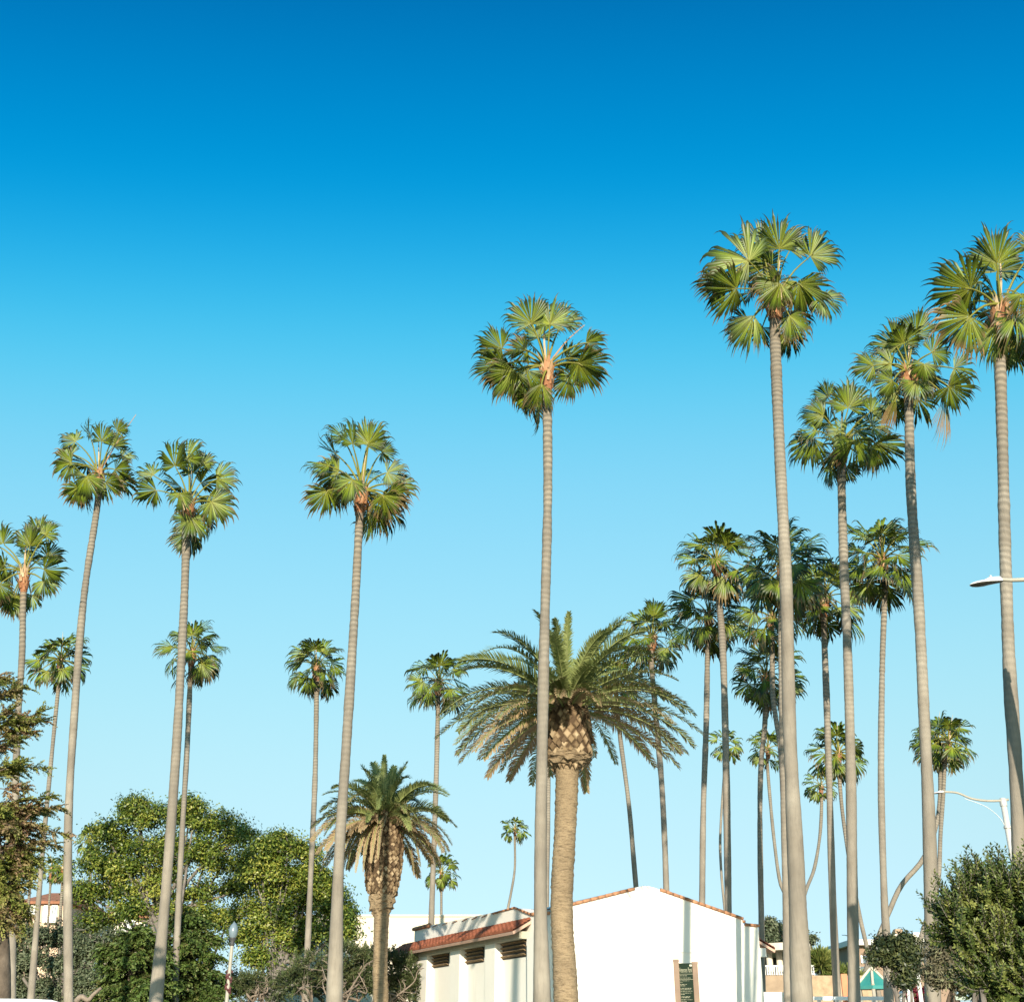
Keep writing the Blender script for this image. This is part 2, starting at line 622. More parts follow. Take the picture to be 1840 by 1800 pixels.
def fan_palm(label, pts, w0, w1, heart, Rpx, D=None, fans=None, nf=22, seed=1, boots=True, age=0.25, skirt=0, spear=True,
             Rm=1.85, nseg=None, group=PALM_GROUP, dead=None):
    """pts: trunk pixels from just under the crown to the bottom of the frame; w0, w1 the trunk's pixel widths there"""
    rng = np.random.RandomState(seed)
    k = F / Rpx * Rm
    if D is None:
        D = k * ray(*heart)[1]
    sc = mpp(heart[0], heart[1], D)
    Rc = Rpx * sc
    near = Rpx > 60
    nseg = nseg or (36 if Rpx > 100 else 28 if near else 18 if Rpx > 40 else 12)
    H = at(heart[0], heart[1], D)
    P = [at(x, y, D) for x, y in [(heart[0], heart[1])] + list(pts)]
    last = P[-1] - P[-2]
    if P[-1][2] > 0:
        q = last / abs(last[2] + 1e-9)
        q[0] = np.clip(q[0], -0.9, 0.9)
        P.append(P[-1] + q * (P[-1][2]))
    wig = rng.normal(0, 0.05, len(P))
    for i in range(1, len(P) - 1):
        P[i] = P[i] + np.array([0, wig[i], 0])
    P = np.array(P)
    L = np.sum(np.linalg.norm(np.diff(P, axis=0), axis=1))
    n = int(L / (0.085 if Rpx > 80 else 0.17 if near else 0.5))
    C = spline(P, max(n, 12))
    s = np.r_[0, np.cumsum(np.linalg.norm(np.diff(C, axis=0), axis=1))]
    sb = np.interp(at(pts[-1][0], pts[-1][1], D)[2], C[::-1, 2], s[::-1])
    r0, r1 = w0 / 2 * mpp(*pts[0], D), w1 / 2 * mpp(*pts[-1], D)
    r = np.interp(s, [0, sb * 0.5, sb * .75, sb * .9, sb, s[-1]], [r0 * .97, r0 + (r1 - r0) * .06, r0 + (r1 - r0) * .24, r0 + (r1 - r0) * .56, r1, r1 * 1.35])
    amp = np.interp(s, [0, 3, 8, 13], [0.05, 0.05, 0.03, 0.006])
    r = r * (1 + 0.035 * np.sin(s * 0.83 + rng.uniform(0, 6)) + amp * (0.45 * np.sin(s * 2 * math.pi / 0.27 + 2.2 * np.sin(s * 0.9)) + np.convolve(rng.normal(0, .9, len(s)), [.3, .4, .3], 'same')) + 0.03 * np.sin(s * 1.9 + rng.uniform(0, 6)) + rng.normal(0, .008, len(s)))
    ns = 16 if Rpx > 80 else 10 if near else 8
    V, Fc = tube_mesh(C, r, ns)
    A = np.zeros((len(V), 3))
    A[:, 0] = np.repeat(s, ns)
    A[:, 2] = rng.rand()
    foot = C[-1].copy()
    t = thing("fan_palm", label, "palm tree", foot, group)
    mesh_obj("trunk", V - foot, Fc, M_FTRUNK, t, A, True)
    tdir = nz(C[0] - C[min(len(C) - 1, 6)])
    bh = max(0.75, 2.4 * r0) * (1.0 if boots else 0.5)
    crown_m = leaf_bases(H, tdir, r0 * 1.12, bh, rng, 40 if near else 16)
    pet = 0.022 if near else 0.03
    # crown: leaf bases with every frond as a sub-part
    if spear:
        sp = spline([H, H + tdir * Rc * .5 + rng.normal(0, .03, 3), H + tdir * Rc * rng.uniform(.86, 1.0) + rng.normal(0, .07, 3)], 6)
        Vs, Fs = tube_mesh(sp, [.035, .03, .028, .022, .014, .005], 6)
        o = len(crown_m[0])
        crown_m = (np.concatenate([crown_m[0], Vs]), list(crown_m[1]) + [tuple(i + o for i in f) for f in Fs],
                   np.concatenate([crown_m[2], np.tile([[0, 1.0, 0]], (len(Vs), 1))]))
    cr = mesh_obj("crown", crown_m[0] - foot, crown_m[1], M_BOOT, t, crown_m[2])

    def put(fr, o=None):
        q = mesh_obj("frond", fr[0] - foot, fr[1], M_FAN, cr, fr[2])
        return q

    if fans:
        for f in fans:
            hx, hy, dg, rr = f[:4]
            op = f[4] if len(f) > 4 else ''
            depth = rng.uniform(0.15, 0.45) * Rc
            if 'b' in op:
                depth = -rng.uniform(0.2, 0.5) * Rc
            if 'f' in op:
                depth = 0.62 * Rc
            hub = at(hx, hy, D) + TOCAM * depth
            a = math.radians(dg)
            b = RIGHT * math.cos(a) + UPC * math.sin(a) + TOCAM * rng.uniform(-.15, .2)
            b = nz(b)
            nn = nz(TOCAM - b * np.dot(TOCAM, b))
            tl = rng.choice([-1, 1]) * rng.uniform(1.0, 1.25) if 'n' in op else rng.uniform(-.5, .5)
            # lift the facing a little to the sky, as a leaf holds itself
            nn = tilted(b, nn, tl)
            ag = 1.0 if 'x' in op else 0.62 if 'o' in op else np.clip(age + (0.18 if (dg % 360) > 180 else -0.08) + rng.normal(0, .08), 0, .7)
            put(fan_frond(H + rng.normal(0, .03, 3), hub, b, nn, rr * sc * 1.12, ag, rng, nseg, (24 if 'x' in op else 60) if 'w' in op else rng.uniform(88, 118),
                          rng.uniform(0.05, 0.3), rng.uniform(0.75, 1.1), pet))
        for k2 in range(nf):
            az = rng.uniform(0.15, math.pi - 0.15) if k2 % 3 else rng.uniform(0, 2 * math.pi)
            el = rng.uniform(-0.75, 1.35) if k2 > 2 else rng.uniform(-1.1, -.75)
            put(natural_frond(H, el, az, Rc * rng.uniform(.7, .95), rng, np.clip(age - .15 * el + rng.normal(0, .1), 0, .7), nseg, pet))
    else:
        nf = round(nf * (.74 if Rpx < 48 else .9))
        for k2 in range(nf):
            u = (k2 + 0.5) / nf
            el = math.radians(82 - 140 * u + rng.uniform(-9, 9))
            az = k2 * 2.39996 + rng.uniform(-.35, .35)
            toward = -math.sin(az)           # 1 = leaning to the camera's side
            ag = np.clip(age + 0.35 * (u - .45) + rng.normal(0, .08), 0, .75)
            roll = None if abs(toward) > 0.72 else rng.uniform(0.45, 1.2)
            put(natural_frond(H, el, az, Rc * 1.05, rng, ag, nseg, pet, roll))
    for k2 in range(skirt):
        az = rng.uniform(0, 2 * math.pi)
        hub = H - UP * Rc * rng.uniform(0.2, .45) + np.array([math.cos(az), math.sin(az), 0]) * (r0 * 2.2)
        b = nz(np.array([math.cos(az) * .25, math.sin(az) * .25, -1]))
        put(fan_frond(H - UP * .1, hub, b, nz(np.array([math.cos(az), math.sin(az), .1])), Rc * rng.uniform(.5, .62), 1.0, rng, nseg, 70, .1, .9, pet))
    for dd in (dead or []):              # a bare old flower stalk
        p2 = at(dd[0], dd[1], D) + TOCAM * .1
        mid = (H + p2) / 2 + UP * .12
        sv, sf = tube_mesh(spline([H, mid, p2], 7), np.linspace(.03, .010, 7), 5)
        mesh_obj("flower_stalk", sv - foot, sf, M_BOOT, cr, np.tile([[0, .8, 0]], (len(sv), 1)))
    return t


# ------------------------------------------------------------------ feather palms
def feather_frond(base, d0, L, leaf, age, rng, npair=90, bend=1.0, wn_=0.022):
    n = 26
    d = nz(d0)
    P = [np.array(base, float)]
    Ds = [d]
    ds = L / (n - 1)
    sway = rng.normal(0, .05, 3)
    for i in range(n - 1):
        u = i / (n - 1)
        horiz = math.sqrt(max(0, 1 - d[2] ** 2))
        d = nz(d - UP * bend * ds / L * (0.55 + 1.5 * u) * (0.25 + horiz) + sway * ds / L)
        P.append(P[-1] + d * ds)
        Ds.append(d)
    P, Ds = np.array(P), np.array(Ds)
    u = np.linspace(0.12, 0.995, npair)
    X = np.stack([np.interp(u, np.linspace(0, 1, n), P[:, k]) for k in range(3)], 1)
    Dd = nz(np.stack([np.interp(u, np.linspace(0, 1, n), Ds[:, k]) for k in range(3)], 1))
    hz = np.array([-d0[1], d0[0], 0]) if abs(d0[2]) < .97 else np.array([1.0, 0, 0])
    side = nz(nz(hz) - Dd * (Dd @ nz(hz))[:, None])
    roll = rng.normal(0, .35)
    nr = np.cross(side, Dd)
    side2 = side * math.cos(roll) + nr * math.sin(roll)
    nr = np.cross(side2, Dd)
    nr = nr * np.sign(nr[:, 2:3] + 1e-6)
    prof = leaf * np.clip(np.sin(np.pi * (0.10 + 0.86 * u)), 0, 1) ** 0.55
    Vs, As = [], []
    for sg in (-1, 1):
        ll = prof * rng.uniform(.72, 1.15, npair)
        dl = nz(Dd * (0.55 + 0.5 * u)[:, None] + side2 * sg * 0.9 + nr * (0.35 + rng.normal(0, .22, npair))[:, None])
        dl2 = nz(dl - UP * (0.30 + 0.5 * max(age, 0)) * rng.uniform(.7, 1.3, npair)[:, None])
        w = nz(np.cross(dl, nr)) * (wn_ * rng.uniform(.8, 1.2, npair))[:, None]
        q0 = X
        q1 = X + dl * (ll * .55)[:, None]
        q2 = q1 + dl2 * (ll * .45)[:, None]
        Vs.append(np.stack([q0 - w * .6, q0 + w * .6, q1 - w, q1 + w, q2 - w * .12, q2 + w * .12], 1))
        a = np.zeros((npair, 6, 3))
        a[:, :, 0] = np.array([.1, .1, .6, .6, 1, 1])
        a[:, :, 1] = np.clip(rng.uniform(.1, .9) + rng.normal(0, .12, npair), 0, 1)[:, None]
        a[:, :, 2] = (age + rng.normal(0, .06, npair) + .15 * u)[:, None]
        As.append(a)
    V = np.concatenate(Vs).reshape(-1, 3)
    m = 2 * npair
    ix = np.arange(m * 6).reshape(m, 6)
    Fq = np.concatenate([ix[:, [0, 1, 3, 2]], ix[:, [2, 3, 5, 4]]])
    Vr, Fr = tube_mesh(P, np.linspace(.035, .008, n), 4, False)
    Ar = np.tile([[0.0, 1.0, age * .8]], (len(Vr), 1))
    return np.concatenate([V, Vr]), np.concatenate([Fq, np.array(Fr) + len(V)]), np.concatenate([np.concatenate(As).reshape(-1, 3), Ar])


def scaled_boss(C, R, row, per, rng, raise_=0.06):
    """cut leaf bases in a spiral lattice over a body of revolution (C top->bottom points, R radii)"""
    s = np.r_[0, np.cumsum(np.linalg.norm(np.diff(C, axis=0), axis=1))]
    V, Fc, A = [], [], []
    n = int(s[-1] / row)
    c = 0
    for i in range(n + 1):
        si = min(s[-1], i * row)
        p = np.array([np.interp(si, s, C[:, k]) for k in range(3)])
        for j in range(per):
            a = 2 * math.pi * (j + 0.5 * (i % 2)) / per + rng.normal(0, .075)
            o = np.array([math.cos(a), math.sin(a), 0])
            tg = np.array([-math.sin(a), math.cos(a), 0])
            r = np.interp(si, s, R)
            hw, hh = math.pi * r / per * 1.02, row * 1.02
            rr = raise_ * rng.uniform(.2, 1.7)
            pc = p + o * r + UP * rng.normal(0, row * .2)
            rnd = rng.rand()
            co = [pc + tg * hw, pc + UP * hh, pc - tg * hw, pc - UP * hh]
            k = rng.uniform(.40, .74)
            ci = [pc + o * rr + tg * hw * k, pc + o * rr * 1.0 + UP * hh * k * .7, pc + o * rr - tg * hw * k, pc + o * rr * 1.1 - UP * hh * k]
            V += co + ci
            A += [[0, rnd, 0]] * 4 + [[1, rnd, 0]] * 4
            Fc += [(c + 4, c + 5, c + 6, c + 7)]
            Fc += [(c + q, c + (q + 1) % 4, c + 4 + (q + 1) % 4, c + 4 + q) for q in range(4)]
            c += 8
    return np.array(V), Fc, np.array(A)

# ------------------------------------------------------------------ ground
def ground_mat():
    t = NT("lawn")
    n1, n2 = t.noise(0.12, detail=5), t.noise(3.0, detail=6)
    c = t.ramp(n1, [(0.3, (0.055, 0.085, 0.022)), (0.7, (0.10, 0.125, 0.035))])
    c = t.mix(t.math('MULTIPLY', n2, 0.4), c, (0.15, 0.14, 0.06))
    t.bump(n2, 0.6, 0.05)
    return t.finish(c, 0.95, 0, 0.2)


g = MB()
g.add([(-3000, -400, 0), (3000, -400, 0), (3000, 5000, 0), (-3000, 5000, 0)], [(0, 1, 2, 3)])
tag(g.build("lawn", ground_mat()), kind="structure")
g = MB()
g.add([(-400, -8, .004), (400, -8, .004), (400, 3.2, .004), (-400, 3.2, .004)], [(0, 1, 2, 3)])
tag(g.build("road", plain("asphalt", (0.05, 0.05, 0.052), 0.9, 0.25, 5.0, 0.3)), kind="structure")
g = MB()
g.box((0, 3.28, .06), RIGHT, (0, 1, 0), UP, 400, .08, .07)
tag(g.build("kerb", plain("kerb_concrete", (0.42, 0.41, 0.38), 0.9, 0.1)), kind="structure")
g = MB()
g.box((0, 4.6, .05), RIGHT, (0, 1, 0), UP, 400, 1.2, .06)
tag(g.build("pavement", plain("pavement_concrete", (0.40, 0.38, 0.34), 0.9, 0.1, 1.5)), kind="structure")

g = MB()
g.add([(-22, 30, .004), (40, 30, .004), (40, 46.5, .004), (-22, 46.5, .004)], [(0, 1, 2, 3)])
tag(g.build("bounce_plaza", plain("pale_bounce_sheet", (0.46, 0.42, 0.35), 0.9, 0.12, 1.2, 0.1)), kind="structure")  # unseen pale sheet added to bounce warm light onto the hall
# ------------------------------------------------------------------ white hall with tiled roofs
BETA = math.radians(25)
GV = np.array([math.cos(BETA), math.sin(BETA), 0])       # along the gable front, to the right and back
SV = np.array([-math.sin(BETA), math.cos(BETA), 0])      # along the left side, to the back
O = at(992, 1750, 45.0)
O[2] = 0


def on_gable(px, py, off=0.0):
    n = -SV
    d = ray(px, py)
    k = np.dot(O + n * off - CAM, n) / np.dot(d, n)
    q = CAM + d * k - O
    return np.dot(q, GV), q[2]


def on_left(px, py, off=0.0):
    n = -GV
    d = ray(px, py)
    k = np.dot(O + n * off - CAM, n) / np.dot(d, n)
    q = CAM + d * k - O
    return np.dot(q, SV), q[2]


def W3(t, q, z):
    return O + GV * t + SV * q + UP * z


hall = thing("park_hall", "white stucco hall with low gables and clay tile eaves behind the thick date palm", "building", O)


def prism(mb, prof, axis0, ext, start, m=0):
    """prof: list of (a, z) along axis0; swept along ext from start=(s0,s1)"""
    n = len(prof)
    V = [O + axis0 * a + ext * start[0] + UP * z for a, z in prof] + [O + axis0 * a + ext * start[1] + UP * z for a, z in prof]
    Fc = [tuple(range(n)), tuple(range(2 * n - 1, n - 1, -1))] + [(i, i + n, (i + 1) % n + n, (i + 1) % n) for i in range(n)]
    mb.add(V, Fc, None, m)


zl = on_gable(996, 1634)[1]
t_pk, z_pk = on_gable(1163, 1591)
t_r, z_r = on_gable(1335, 1652)
t_s, z_s = on_gable(1362, 1664)
body = MB()
prism(body, [(0.03, 0), (t_s, 0), (t_s, z_s), (t_r, z_s + .02), (t_r, z_r), (t_pk + .35, z_pk - .06), (t_pk, z_pk), (t_pk - .35, z_pk - .05), (0.03, zl)], GV, SV, (0, 13.0))
qA, zA = on_left(955, 1643)
qB, zB = on_left(925, 1631)
qC, zC = on_left(772, 1663)
qD, zD = on_left(745, 1671)
prism(body, [(0.06, 0), (0.06, zA - .2), (qA, zA), (qB, zB), (qC, zC + .02), (qC + .02, zD), (qD, zD), (qD, 0)], SV, GV, (0.0, 3.5))
body.build("wall", M_STUCCO, hall)

# coping along the gables: short barrel tiles end to end
def coping(p, q, n, r=.062, out=0.05):
    cop = MB()
    p, q = np.asarray(p), np.asarray(q)
    for i in range(n):
        a, b = p + (q - p) * (i / n), p + (q - p) * ((i + 1) / n - 0.004)
        cop.tube(spline([a, b], 3), [r, r * .96, r * .86], 9)
    cop.build("coping", M_COPING, hall, True)


o_ = -SV * .03
coping(W3(0.06, 0, zl + .02) + o_, W3(on_gable(1140, 1597)[0], 0, on_gable(1140, 1597)[1] + .02) + o_, 11)
coping(W3(on_gable(1186, 1599)[0], 0, on_gable(1186, 1599)[1] + .02) + o_, W3(t_r, 0, z_r + .04) + o_, 13)
coping(W3(t_r + .02, 0, z_r - .02) + o_, W3(t_r + .02, 0, z_s + .1) + o_, 1, .07)
coping(W3(t_r + .06, 0, z_s + .05) + o_, W3(t_s + .05, 0, z_s + .03) + o_, 3)
o_ = -GV * .03
coping(W3(0, 0.12, zl - .1) + o_, W3(0, qA, zA + .02) + o_, 4)
coping(W3(0, qA, zA + .02) + o_, W3(0, qB, zB + .02) + o_, 5, .045)
coping(W3(0, qB, zB + .02) + o_, W3(0, on_left(885, 1642)[0], on_left(885, 1641)[1]) + o_, 5, .035)
coping(W3(0, qC - .1, zC) + o_, W3(0, qC + .02, zD + .1) + o_, 1, .1)
coping(W3(0, qC, zD + .06) + o_, W3(0, qD + .1, zD + .05) + o_, 4, .09)
for k in range(6):
    a = on_left(876 - k * 18, 1643 + k * 3.6)
    coping(W3(0, a[0], a[1] + .0) + o_, W3(0, a[0] + .55, a[1] - .05) + o_, 2, .016)

def pent(q0, q1, ztop, zbot, out, org, along, outward, name):
    """barrel tile roof strip against a wall, with fascia"""
    per = 0.36
    n = int((q1 - q0) / per)
    m = MB()
    sub, rows = 8, 5
    us = np.linspace(0, n, n * sub + 1)
    V = []
    for r in range(rows * 2):
        row, e = r // 2, r % 2
        f = (row + (0.0 if e == 0 else 1.0)) / rows
        lift = 0.035 if e == 1 else 0.0
        h = np.abs(np.sin(us * math.pi)) * 0.085
        for i, u in enumerate(us):
            V.append(org + along * (q0 + (q1 - q0) * u / n) + outward * (0.02 + out * f) + UP * (ztop + (zbot - ztop) * f + h[i] + lift))
    nu = len(us)
    Fc = [(r * nu + i, r * nu + i + 1, (r + 1) * nu + i + 1, (r + 1) * nu + i) for r in range(rows * 2 - 1) for i in range(nu - 1)]
    m.add(V, Fc)
    # closed ends of the bottom row
    e0 = (rows * 2 - 1) * nu
    Vb = [np.array(V[e0 + i]) for i in range(nu)] + [org + along * (q0 + (q1 - q0) * u / n) + outward * (0.02 + out) + UP * (zbot - .03) for u in us]
    m.add(Vb, [(i, i + 1, nu + i + 1, nu + i) for i in range(nu - 1)])
    m.build(name, M_TILE, hall)
    u_ = MB()      # pinkish soffit board
    mid = org + along * ((q0 + q1) / 2)
    u_.box(mid + outward * (out * .5 + .02) + UP * ((ztop + zbot) / 2 - .11), along, nz(outward * out + UP * (zbot - ztop)), nz(np.cross(along, outward * out + UP * (zbot - ztop))),
           (q1 - q0) / 2, math.hypot(out, ztop - zbot) / 2 - .01, .05)
    u_.build("soffit", plain("pink_render", (0.55, 0.36, 0.27), 0.85, 0.08), hall)


q0, z0 = on_left(955, 1651)
q1, z1 = on_left(728, 1698)
zt = (z0 + z1) / 2
out = 0.75
qe, ze = on_left(938, 1673, out)
qe2, ze2 = on_left(718, 1706, out)
zb = (ze + ze2) / 2
pent(q0 - .0, max(q1, qe2) + .1, zt, zb, out, O, SV, -GV, "tile_roof")
# olive beam under the eave, pillars and louvred openings
bm = MB()
qb0, zb0 = on_left(940, 1690, .35)
qb1, zb1 = on_left(733, 1714, .35)
zbm = (zb0 + zb1) / 2
bm.box(W3(-.22, (qb0 + qb1) / 2 + .3, zb - .14), SV, GV, UP, (qb1 - qb0) / 2 + .1, .20, .13)
bm.build("beam", M_BEAM, hall)
zbeam = zb - .27
for a, b in ((746, 766), (808, 825), (871, 889), (947, 962)):
    qa, qb = on_left(b, 1760, .34)[0], on_left(a, 1760, .34)[0]
    p_ = MB()
    p_.box(W3(-.17, (qa + qb) / 2, zbeam / 2), SV, GV, UP, (qb - qa) / 2, .17, zbeam / 2)
    p_.build("pillar", M_STUCCO, hall)
for a, b, ya, yb in ((767, 807, 1714, 1738), (829, 870, 1708, 1731), (895, 946, 1700, 1722)):
    qa, za = on_left(b, (ya + yb) / 2)
    qb, _ = on_left(a, (ya + yb) / 2)
    _, zbt = on_left((a + b) / 2, yb)
    w_ = MB()
    h_ = (zbeam - zbt) / 2
    cz = zbt + h_
    w_.box(W3(-.012, (qa + qb) / 2, cz), SV, GV, UP, (qb - qa) / 2, .010, h_ - .005)
    wo = w_.build("window", M_DARK, hall)  # flat dark panel paints the unlit inside behind the slats
    s_ = MB()
    for k in range(4):
        s_.box(W3(-.07, (qa + qb) / 2, cz - h_ + (k + .6) * h_ * 2 / 4), SV, nz(GV - UP * .6), nz(np.cross(SV, nz(GV - UP * .6))), (qb - qa) / 2 - .01, .05, .015)
    s_.build("louvre", M_SLAT, wo)
# raised panel line on the gable, small right-hand eave
ta, za = on_gable(1070, 1703.5)
tb, zb_ = on_gable(1261, 1711)
pn = MB()
pn.box(W3((ta + tb) / 2, -.02, (za + zb_) / 2), GV, SV, UP, (tb - ta) / 2, .02, .018)
pn.box(W3(ta + .03, -.011, za / 2), GV, SV, UP, .025, .010, za / 2 - .02)
pn.box(W3(tb - .03, -.011, za / 2), GV, SV, UP, .025, .010, za / 2 - .02)
pn.build("door_surround", M_STUCCO, hall)
zr_t = on_gable(1363, 1686)[1]
zr_b = on_gable(1384, 1703)[1]
pent(0.05, 9.0, zr_t, zr_b, .75, O + GV * t_s, SV, GV, "tile_roof")
eb = MB()
eb.box(W3(t_s + .16, 4.5, zr_b - .16), SV, GV, UP, 4.46, .155, .16)
eb.build("beam", M_STUCCO, hall)
rf = MB()
for s0, s1, ta_, za_, tb_, zb2 in ((.25, 12.9, .1, zl, t_pk, z_pk), (.25, 12.9, t_r - .1, z_r, t_pk, z_pk)):
    p0, p1 = W3(ta_, 0, za_ - .02), W3(tb_, 0, zb2 - .02)
    rf.add([p0 + SV * s0 + UP * .05, p1 + SV * s0 + UP * .05, p1 + SV * s1 + UP * .05, p0 + SV * s1 + UP * .05], [(0, 1, 2, 3)])
rf.build("roof", M_TILE, hall)

# ------------------------------------------------------------------ the park sign
DS = 26.0
g0, g1 = at(1210, 1724, DS), at(1253, 1729, DS - .05)
base = (g0 + g1) / 2
base[2] = 0
sign = thing("park_sign", "tall dark green park notice board between two tan posts before the white gable", "sign", base)
xs = nz(np.array([g1[0] - g0[0], g1[1] - g0[1], 0]))
ys = np.cross(UP, xs)
sc_ = mpp(1230, 1740, DS)
pw = 9.5 * sc_ / 2
M_POST = plain("tan_post", (0.26, 0.18, 0.13), 0.7, 0.12, 5.0)
tops = []
for px, py in ((1214.5, 1727), (1248.5, 1731.5)):
    tp = at(px, py, DS)
    m = MB()
    m.box((tp[0], tp[1], tp[2] / 2), xs, ys, UP, pw, pw, tp[2] / 2)
    po = m.build("post", M_POST, sign)
    m = MB()
    m.box((tp[0], tp[1], tp[2] + .02), xs, ys, UP, pw * 1.12, pw * 1.12, .022)
    m.build("post_cap", M_POST, po)
    tops.append(tp)
bt, bb = at(1231.5, 1730, DS)[2], 1.2
cx = (tops[0] + tops[1]) / 2
hw = np.linalg.norm((tops[1] - tops[0])[:2]) / 2 - pw * .9
fr_y = -pw * .55
m = MB()
m.box((cx[0] + ys[0] * fr_y * -0, cx[1], (bt + bb) / 2), xs, ys, UP, hw, pw * .5, (bt - bb) / 2)
board = m.build("board", plain("dark_green_board", (0.016, 0.028, 0.018), 0.95, 0.08), sign)
M_LET = plain("pale_lettering", (0.36, 0.35, 0.25), 0.9, 0.03)
front = cx - ys * (pw * .5 + .003)
if np.dot(front - cx, CAM - cx) < 0:
    front = cx + ys * (pw * .5 + .003)
fy = nz((front - cx) * np.array([1, 1, 0]))
font = bpy.data.curves.new("heading", 'FONT')
font.body = "Veterans Park"
font.size = 1.0
font.extrude = 0.002
tmp = bpy.data.objects.new("heading", font)
COL.objects.link(tmp)
bpy.context.view_layer.update()
hl = bpy.data.meshes.new_from_object(tmp.evaluated_get(bpy.context.evaluated_depsgraph_get()))
bpy.data.objects.remove(tmp)
cov = np.zeros(len(hl.vertices) * 3)
hl.vertices.foreach_get("co", cov)
cov = cov.reshape(-1, 3)
ext = np.ptp(cov, axis=0)
cov = cov - cov.min(axis=0)
w_t = hw * 2 * 0.92
hz_t = 8.2 * sc_
X = (cov[:, 0] / ext[0]) * w_t - hw * .96
Z = cov[:, 1] / ext[1] * hz_t
Y = cov[:, 2]
zh = at(1231, 1746.5, DS)[2]
pos = front[None] + xs[None] * X[:, None] + UP[None] * (zh - front[2] + Z)[:, None] + fy[None] * (np.abs(Y)[:, None] * 0.3 + .001)
mesh_obj("heading", pos - np.array(base), [tuple(p.vertices) for p in hl.polygons], M_LET, None).parent = board
m = MB()
rr_ = np.random.RandomState(5)


def bar(x0, x1, z, h):
    m.box(front + xs * ((x0 + x1) / 2) + UP * (z - front[2]) + fy * .002, xs, fy, UP, (x1 - x0) / 2, .0015, h / 2)


rows = [(1749.5, -1, 1), (1752.5, .6, 0), (1756.5, .85, 0), (1759, -1, 1), (1761.5, .72, 0), (1764.5, .2, 0), (1768, .52, 0), (1770.5, .42, 0), (1775, .85, 0), (1777, .8, 0),
        (1780, .92, 0), (1783.5, .82, 0), (1786, .3, 0), (1790, .72, 0), (1791.8, .65, 0), (1795.5, .9, 0), (1798.5, .42, 0), (1802, .8, 0), (1805, .7, 0), (1808, .5, 0)]
for py, wfrac, rule in rows:
    z = at(1231, py, DS)[2]
    if rule:
        bar(-hw * .95, hw * .95, z, .5 * sc_)
        continue
    x = -hw * .9
    end = -hw * .9 + hw * 1.8 * wfrac
    while x < end:
        w = rr_.uniform(1.2, 4.5) * sc_
        bar(x, min(x + w, end), z, rr_.uniform(.45, .85) * sc_)
        x += w + .8 * sc_
m.build("small_print", M_LET, board)
m = MB()
m.box(front + xs * hw * .72 + UP * (at(1231, 1734, DS)[2] - front[2]) + fy * .003, xs, fy, UP, 2.2 * sc_, .003, 1.6 * sc_)
m.build("plate", plain("pale_plate", (0.55, 0.50, 0.38), .6, .1), board)

# ------------------------------------------------------------------ far buildings
def flat_box(mb, px0, px1, py0, D, zb=0.0, depth=10.0, m=0, dpy=0.0):
    a, b = at(px0, py0, D), at(px1, py0 + dpy, D)
    z1 = (a[2] + b[2]) / 2
    mb.box(((a[0] + b[0]) / 2, D + depth / 2, (zb + z1) / 2), RIGHT, (0, 1, 0), UP, (b[0] - a[0]) / 2, depth / 2, (z1 - zb) / 2, m)


annex = thing("cream_building", "broad plain cream building with flat roof behind the skirted date palm", "building", (at(730, 1700, 85)[0], 85, 0))
m = MB()
flat_box(m, 500, 982, 1646, 85, 0, 18)
m.build("wall", M_CREAM, annex)
m = MB()
a_, b_ = at(500, 1646, 85), at(982, 1646, 85)
m.box(((a_[0] + b_[0]) / 2, 94, a_[2] + .05), RIGHT, (0, 1, 0), UP, (b_[0] - a_[0]) / 2 + .08, 9.1, .06)
m.build("parapet", M_CREAM, annex)

M_ROOF2 = plain("old_red_tile", (0.32, 0.14, 0.08), 0.8, 0.3, 1.5)
M_PEACH = plain("peach_stucco", (0.66, 0.47, 0.33), 0.9, 0.05, 1.0)
M_PANE = plain("window_pane", (0.10, 0.14, 0.17), 0.15, 0.2, 1.0)


